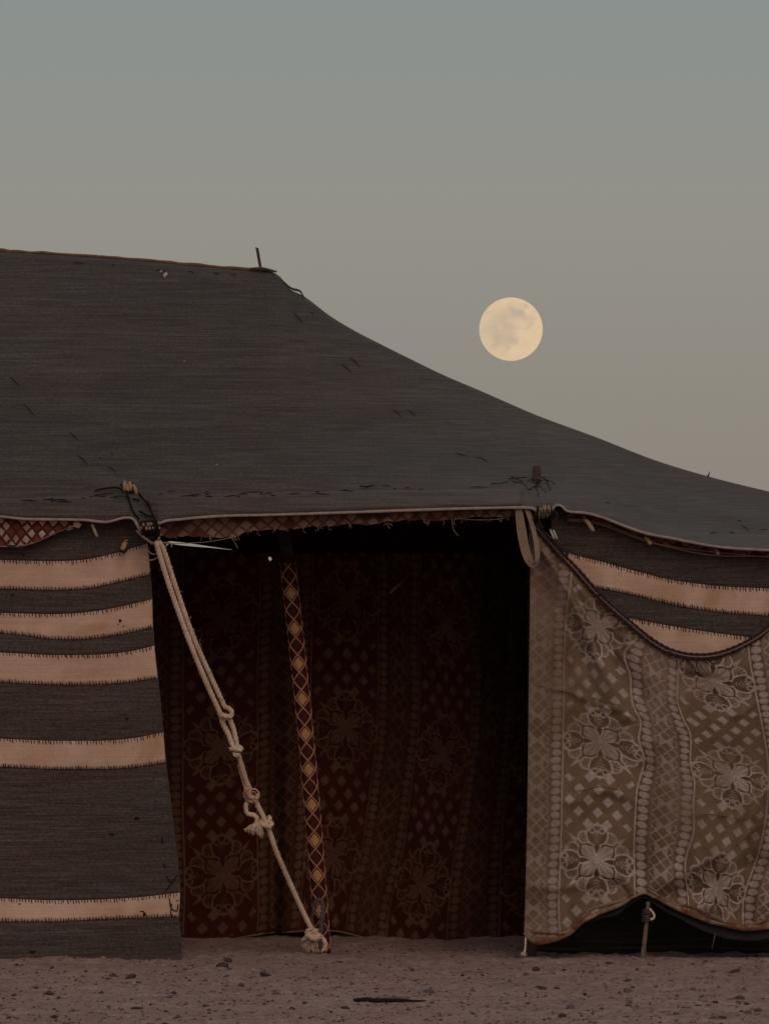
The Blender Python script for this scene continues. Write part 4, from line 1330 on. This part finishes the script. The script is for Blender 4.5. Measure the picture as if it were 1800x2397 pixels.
# ------------------------------------------------------------------ webbing loop
wb = thing('webbing_loop', 'cream webbing strap hanging in a loop from the eave beside the floral drape', 'strap', P(1240, 1325, -0.09))
path = [(1213, 1186, 16, -0.088), (1217, 1215, 19, -0.092), (1222, 1250, 22, -0.096), (1229, 1285, 21, -0.098), (1237, 1308, 20, -0.10), (1246, 1321, 17, -0.102), (1254, 1318, 13, -0.112),
        (1257.5, 1306, 12, -0.116), (1257, 1284, 14, -0.112), (1253, 1260, 12, -0.106), (1247, 1234, 11, -0.10), (1240, 1210, 12, -0.096), (1232, 1188, 12, -0.09)]
c = spline([P(x, y, Y) for x, y, w, Y in path], 6)
w = np.interp(np.linspace(0, 1, len(c)), np.linspace(0, 1, len(path)), [p[2] for p in path]) / 580 / 2
tan = np.gradient(c, axis=0); tan /= np.linalg.norm(tan, axis=1)[:, None]
side = np.cross(tan, np.array([0, -1.0, 0])); side /= np.linalg.norm(side, axis=1)[:, None]
tw = np.interp(np.linspace(0, 1, len(c)), [0, 0.35, 0.5, 0.6, 1], [0.2, 0.15, 0.9, 0.6, 0.5])
side = side * np.cos(tw)[:, None] + np.array([0, 1.0, 0])[None] * np.sin(tw)[:, None]
nrm = np.cross(side, tan)
pts = np.stack([c + side * w[:, None] * k + nrm * 0.0012 * (1 - k * k) for k in np.linspace(-1, 1, 5)], 1)
mb = MB(); mb.grid(pts); mb.grid((pts - nrm[:, None, :] * 0.0024)[:, ::-1])
strap_ = mb.build('strap', M['webbing'], wb)
for k in (-0.92, 0.92):
    MB().tube(c + side * (w * k)[:, None] + nrm * 0.0006, 0.0014, 5).build('selvedge', M['piping'], strap_)

# lashing at the top of the drape
tl = thing('eave_lashing', 'wooden toggle bound with black cord where the drape meets the right eave', 'lashing', P(1276, 1205, -0.13))
for (x, y, r, h) in ((1266, 1198, 5, 9), (1275, 1196, 6.5, 13), (1285, 1194, 5, 11), (1271, 1207, 4.5, 6), (1281, 1206, 4.5, 6), (1262, 1206, 4, 7)):
    k = 1 / 580
    cc = P(x, y, -0.13)
    MB().tube(np.array([cc + [-0.001, 0, h * k], cc + [0.001, -0.004, 0], cc + [0, 0, -h * k]]), [r * k * 0.6, r * k, r * k * 0.6], 8).build('toggle', M['webbing'] if x % 2 else M['wood'], tl)
for k in range(6):
    x = 1259 + k * 6
    MB().tube(spline([P(x, 1186, -0.115), P(x + 2, 1196, -0.147), P(x + 1, 1208, -0.145), P(x - 1, 1214, -0.115)], 5), 0.0024, 5).build('cord', M['black'], tl)
for pts in ([(1262, 1200), (1253, 1210), (1246, 1218)], [(1296, 1196), (1304, 1206), (1299, 1220), (1296, 1240)], [(1262, 1214), (1264, 1228), (1272, 1236)], [(1258, 1190), (1256, 1200), (1250, 1206)]):
    MB().rope(spline([P(x, y, -0.12) for x, y in pts], 5), 0.004, 0.02, 2, 5).build('cord_end', M['dark_cord'], tl)
for dx in (0, 7):
    MB().tube(spline([P(1288 + dx, 1240, -0.09), P(1291 + dx, 1248, -0.096), P(1297 + dx, 1262, -0.09)], 4), 0.0042, 6).build('white_tie', M['white_tag'], tl)
MB().rope(spline([P(1256, 1225, -0.10), P(1262, 1236, -0.105), P(1280, 1252, -0.105), P(1300, 1268, -0.10), P(1330, 1300, -0.09)], 6), 0.0055, 0.03, 2, 6).build('cord_end', M['dark_cord'], tl)

# ------------------------------------------------------------------ wooden pins that toggle the walls to the roof
pins = [(212, 1219, 228, 1257, 3.6, -0.09, 'thin pale wooden pin hanging below the eave over the striped wall', 'pale'),
        (297, 1264, 285, 1287, 6.0, -0.045, 'short split wooden pin with a dark knot at the corner of the striped wall', 'wood'),
        (1365, 1208, 1390, 1243, 5.0, -0.075, 'longest wooden pin under the right eave, nearest the brown pole', 'wood'),
        (1509, 1252, 1524, 1275, 5.0, -0.065, 'stubby wooden pin under the middle of the right eave', 'wood'),
        (1672, 1281, 1682, 1298, 4.0, -0.055, 'small dark wooden pin under the far right eave', 'wood'),
        (945, 1358, 913, 1388, 4.5, 1.44, 'dim pale wooden pin hanging on the rear maroon curtain', 'wood')]
for (x0, y0, x1, y1, r, Y, lab, m_) in pins:
    a, b = P(x0, y0, Y + 0.01), P(x1, y1, Y - 0.01)
    t_ = thing('wooden_pin', lab, 'wooden pin', b, 'wooden pins along the eaves')
    k = 1 / 580
    nn = 9
    tt = np.linspace(0, 1, nn)
    q = a[None] * (1 - tt)[:, None] + b[None] * tt[:, None] + RNG.normal(0, 0.0008, (nn, 3))
    MB().tube(q, np.interp(tt, [0, 0.2, 0.8, 1], [0.7, 0.95, 1.05, 0.75]) * r * k, 8).build('pin', M['wood'] if m_ == 'wood' else M['webbing'], t_)
    c_ = a * 0.85 + b * 0.15
    MB().tube(np.array([c_ + [-r * k * 1.6, -0.006, 0.003], c_ + [0, -0.010, 0], c_ + [r * k * 1.6, -0.006, -0.003]]), 0.0022, 5).build('thread_loop', M['black'], t_)
    if x0 == 297:
        for dx, dy, rr_ in ((-6, 3, 6), (0, 4, 7), (5, 0, 6), (-3, -2, 5)):
            cc = P(x1 + dx + 4, y1 + dy - 3, Y + 0.004)
            MB().tube(np.array([cc + [0, 0, rr_ * k], cc + [0.002, -0.004, 0], cc - [0, 0, rr_ * k]]), [rr_ * k * 0.4, rr_ * k, rr_ * k * 0.4], 7).build('cloth_knot', M['felt'], t_)

# ------------------------------------------------------------------ prop stick under the drape
ps = thing('prop_stick', 'grey stick propping up the drape hem with wire wound round its top', 'stick', P(1507, 2246, -0.02))
q = spline([P(1504, 2250, -0.02), P(1507, 2220, -0.025), P(1511, 2180, -0.03), P(1515, 2145, -0.035), P(1517, 2112, -0.035)], 5)
MB().tube(q, np.interp(np.linspace(0, 1, len(q)), [0, 1], [0.0105, 0.0085]) * (1 + 0.08 * RNG.normal(0, 1, len(q))), 9).build('stick', M['stick'], ps)
mb = MB()
for k in range(7):
    y = 2132 + k * 4
    mb.tube(spline([P(1502, y + random.uniform(-3, 3), -0.035), P(1512, y + random.uniform(-2, 4), -0.06), P(1524, y - 2 + random.uniform(-3, 3), -0.045), P(1528, y + 4, -0.03)], 4), 0.003, 5)
mb.build('wire_winding', M['iron'], ps)
MB().tube(spline([P(1520, 2128, -0.055), P(1530, 2140, -0.05), P(1530, 2150, -0.05), P(1522, 2154, -0.055)], 5), 0.0055, 6).build('rope_scrap', M['rope'], ps)

# ------------------------------------------------------------------ moon
MD = 4000.0
mc = P(1196, 770, MD - CAM_D)
mr = 74.3 / FPX * MD
nu_, nv2 = 192, 96
th, ph = np.meshgrid(np.linspace(0, 2 * math.pi, nu_), np.linspace(0.0005, math.pi - 0.0005, nv2), indexing='ij')
sp = np.stack([np.sin(ph) * np.cos(th), np.sin(ph) * np.sin(th), np.cos(ph)], -1)
# dark seas placed on the near side: (x right, z up, radius, depth)
seas = [(0.28, 0.42, 0.20, 0.9), (0.12, 0.50, 0.16, 0.55), (-0.05, 0.45, 0.22, 0.6), (0.42, 0.75, 0.09, 0.9), (0.60, 0.30, 0.14, 0.5), (0.62, 0.10, 0.10, 0.6),
        (-0.45, 0.20, 0.34, 0.55), (-0.50, -0.20, 0.28, 0.5), (-0.15, -0.35, 0.22, 0.6), (-0.45, -0.50, 0.22, 0.6), (-0.12, -0.62, 0.12, 0.7), (0.0, -0.30, 0.2, 0.45),
        (-0.10, 0.05, 0.20, 0.5), (0.15, -0.38, 0.12, 0.5)]
wx = sp[..., 0] + 0.16 * fbm(sp[..., 0] * 3 + 3, sp[..., 2] * 3 + 8, 4)
wz = sp[..., 2] + 0.16 * fbm(sp[..., 0] * 3 + 13, sp[..., 2] * 3 + 28, 4)
sea = np.zeros_like(wx)
for (x, z, r, dpt) in seas:
    sea = 1 - (1 - sea) * (1 - 0.72 * dpt * np.exp(-(np.hypot(wx - x, wz - z) / (r * 1.05)) ** 3))
rays = 0.14 * fbm(sp[..., 0] * 12 + 40, sp[..., 2] * 12, 4) + 0.30 * fbm(sp[..., 0] * 4 + 7, sp[..., 2] * 4, 4)
crater = 0.35 * np.exp(-(np.hypot(sp[..., 0] - 0.1, sp[..., 2] + 0.72) / 0.10) ** 2) + 0.25 * np.exp(-(np.hypot(sp[..., 0] + 0.38, sp[..., 2] - 0.02) / 0.08) ** 2)
sea = np.clip(sea + rays - crater + 0.10 - 0.14 * sp[..., 0], 0, 1)
mm = bpy.data.materials.new('moon_surface')
mm.use_nodes = True
mn, ml = mm.node_tree.nodes, mm.node_tree.links
mn.clear()
mo = mn.new('ShaderNodeOutputMaterial'); me_ = mn.new('ShaderNodeEmission'); ma = mn.new('ShaderNodeAttribute'); ma.attribute_name = 'sea'
ml.new(ramp(mn, ml, ma.outputs['Fac'], [(0.0, (0.71, 0.53, 0.335)), (0.45, (0.60, 0.46, 0.315)), (1.0, (0.475, 0.385, 0.290))]), me_.inputs[0])
ml.new(me_.outputs[0], mo.inputs[0])
moon = big_grid('moon', sp * mr, mm, None, {'sea': sea}, label='round golden full moon low in the dusk sky right of the tent peak', category='moon')
moon.location = tuple(mc)

# ------------------------------------------------------------------ stones, gravel, stick on the ground
def stone_mesh(name, seed, sub=2):
    bm = bmesh.new()
    bmesh.ops.create_icosphere(bm, subdivisions=sub, radius=1.0)
    r = random.Random(seed)
    ph_ = [r.uniform(0, 6) for _ in range(6)]
    for v_ in bm.verts:
        x, y, z = v_.co
        k = 1 + 0.20 * math.sin(2.3 * x + ph_[0]) + 0.16 * math.sin(3.1 * y + ph_[1]) + 0.15 * math.sin(3.7 * z + ph_[2]) + r.uniform(-0.07, 0.07)
        v_.co = Vector((x * k, y * k * 0.8, z * k * 0.5))
    me = bpy.data.meshes.new(name)
    bm.to_mesh(me)
    bm.free()
    return me


stone_mats = [plain('dark_stone', (0.085, 0.058, 0.060), 40, 0.35), plain('purple_stone', (0.145, 0.10, 0.105), 40, 0.3),
              plain('tan_stone', (0.30, 0.19, 0.145), 40, 0.3), plain('pale_stone', (0.42, 0.29, 0.235), 40, 0.25)]
protos = {}
for mi in range(4):
    for v_ in range(4):
        me = stone_mesh('stone', mi * 10 + v_)
        me.materials.append(stone_mats[mi])
        protos[(mi, v_)] = me
special = [(522, 2263, 36, 0, 'largest dark stone on the ground left of the rope end'), (598, 2276, 20, 3, 'pale pink pebble on the ground below the left curtain edge'),
           (1262, 2318, 19, 0, 'round dark stone, left one of a close pair below the drape'), (1305, 2316, 24, 0, 'flatter dark stone, right one of a close pair below the drape'),
           (1253, 2276, 24, 0, 'dark stone near the tent below the drape corner'), (710, 2291, 34, 1, 'broad purplish stone between the rope end and the stick'),
           (322, 2362, 34, 0, 'long flat brown stone at the lower left'), (1318, 2382, 26, 0, 'dark stone at the bottom edge below the drape'),
           (1424, 2267, 16, 0, 'small dark stone just below the prop stick'), (92, 2253, 14, 3, 'pale pebble against the foot of the striped wall'),
           (244, 2251, 16, 3, 'cream pebble touching the foot of the striped wall near the opening'), (265, 2289, 20, 0, 'dark stone below the striped wall'),
           (1600, 2262, 16, 3, 'pale pebble right of the prop stick'), (1470, 2324, 30, 1, 'purple stone in the middle right foreground'), (810, 2360, 22, 0, 'dark stone just left of the lying stick')]


def put_stone(px, py, wpx, mi, label, group):
    x, y = px_to_ground(px, py)
    s_ = wpx / 580 / 2 * (y + CAM_D) / CAM_D
    me = protos[(mi, random.randrange(4))]
    o = bpy.data.objects.new('stone', me)
    COL.objects.link(o)
    o.location = (x, y, float(gz(x, y)) + s_ * 0.18)
    o.rotation_euler = (random.gauss(0, 0.2), random.gauss(0, 0.2), random.uniform(0, 6.28))
    o.scale = (s_ * random.uniform(0.9, 1.1), s_ * random.uniform(0.7, 1.1), s_ * random.uniform(0.6, 1.05))
    if label is None:
        zone = 'at far left' if px < 420 else 'left of centre' if px < 900 else 'right of centre' if px < 1240 else 'at far right'
        row = 'close to the tent' if py < 2300 else 'in the middle foreground' if py < 2350 else 'near the bottom edge'
        size = 'tiny' if wpx < 10 else 'small' if wpx < 15 else 'larger'
        label = '%s %s stone on the ground %s %s' % (size, ['dark brown', 'purplish', 'sandy', 'pale pink'][mi], row, zone)
        group = label.replace('stone', 'stones', 1)
    o['label'] = label
    o['category'] = 'stone'
    o['group'] = group


for (px_, py_, w_, mi, lab) in special:
    put_stone(px_, py_, w_, mi, lab, 'stones on the ground')
for i in range(185):
    mi = random.choices([0, 1, 2, 3], [0.36, 0.34, 0.2, 0.10])[0]
    put_stone(random.uniform(-150, 1950), 2254 + 146 * random.random() ** 0.9, min(34, random.lognormvariate(2.5, 0.45)), mi, None, None)

# uncountable fine gravel, one object
base_v = np.array([[1, 0, 0], [-1, 0, 0], [0, 1, 0], [0, -1, 0], [0, 0, 1], [0, 0, -1]], float)
base_f = [(0, 2, 4), (2, 1, 4), (1, 3, 4), (3, 0, 4), (2, 0, 5), (1, 2, 5), (3, 1, 5), (0, 3, 5)]
for gname, mi, cnt, lab in (('gravel', 1, 2600, 'fine purplish gravel spread over the ground before the tent'), ('gravel', 2, 3600, 'fine sandy gravel spread over the ground before the tent'),
                            ('gravel', 3, 900, 'fine pale grit scattered over the ground before the tent'), ('gravel', 0, 1500, 'fine dark grit scattered over the ground before the tent')):
    vs_, fs_ = [], []
    for i in range(cnt):
        px_ = random.uniform(-300, 2100); py_ = random.uniform(2214, 2440)
        x, y = px_to_ground(px_, py_)
        s_ = random.lognormvariate(0, 0.45) * 0.0046
        az = random.uniform(0, 6.28)
        v_ = base_v * np.array([1, 0.8, 0.55]) * s_ * RNG.uniform(0.7, 1.3, (6, 1))
        v_ = np.stack([v_[:, 0] * math.cos(az) - v_[:, 1] * math.sin(az), v_[:, 0] * math.sin(az) + v_[:, 1] * math.cos(az), v_[:, 2]], -1)
        vs_.append(v_ + [x, y, float(gz(x, y)) + s_ * 0.2])
        fs_ += [tuple(k + 6 * i for k in f) for f in base_f]
    MB().add(np.concatenate(vs_), fs_).build(gname, stone_mats[mi], None, smooth=False, kind='stuff', label=lab)

# dark flat stick lying in the foreground
gx0, gy0_ = px_to_ground(828, 2347)
gx1, gy1_ = px_to_ground(996, 2350)
stk = thing('fallen_stick', 'dark flat splintered stick lying on the ground in the foreground', 'stick', ((gx0 + gx1) / 2, (gy0_ + gy1_) / 2, 0))
tt = np.linspace(0, 1, 12)
q = np.stack([gx0 + (gx1 - gx0) * tt, gy0_ + (gy1_ - gy0_) * tt, 0.008 + 0 * tt + gz(gx0 + (gx1 - gx0) * tt, gy0_ + (gy1_ - gy0_) * tt) * 0.5], -1)
MB().tube(q, 0.0095 * np.interp(tt, [0, 0.1, 0.5, 1], [0.7, 1, 0.8, 0.3]) * (1 + 0.12 * RNG.normal(0, 1, 12)), 7).build('stick', plain('charred_wood', (0.022, 0.018, 0.020), 60, 0.4), stk)
q2 = q[3:9] + np.array([0.01, 0.05, 0.006])
MB().tube(q2, 0.006, 6).build('splinter', M['stick'], stk)
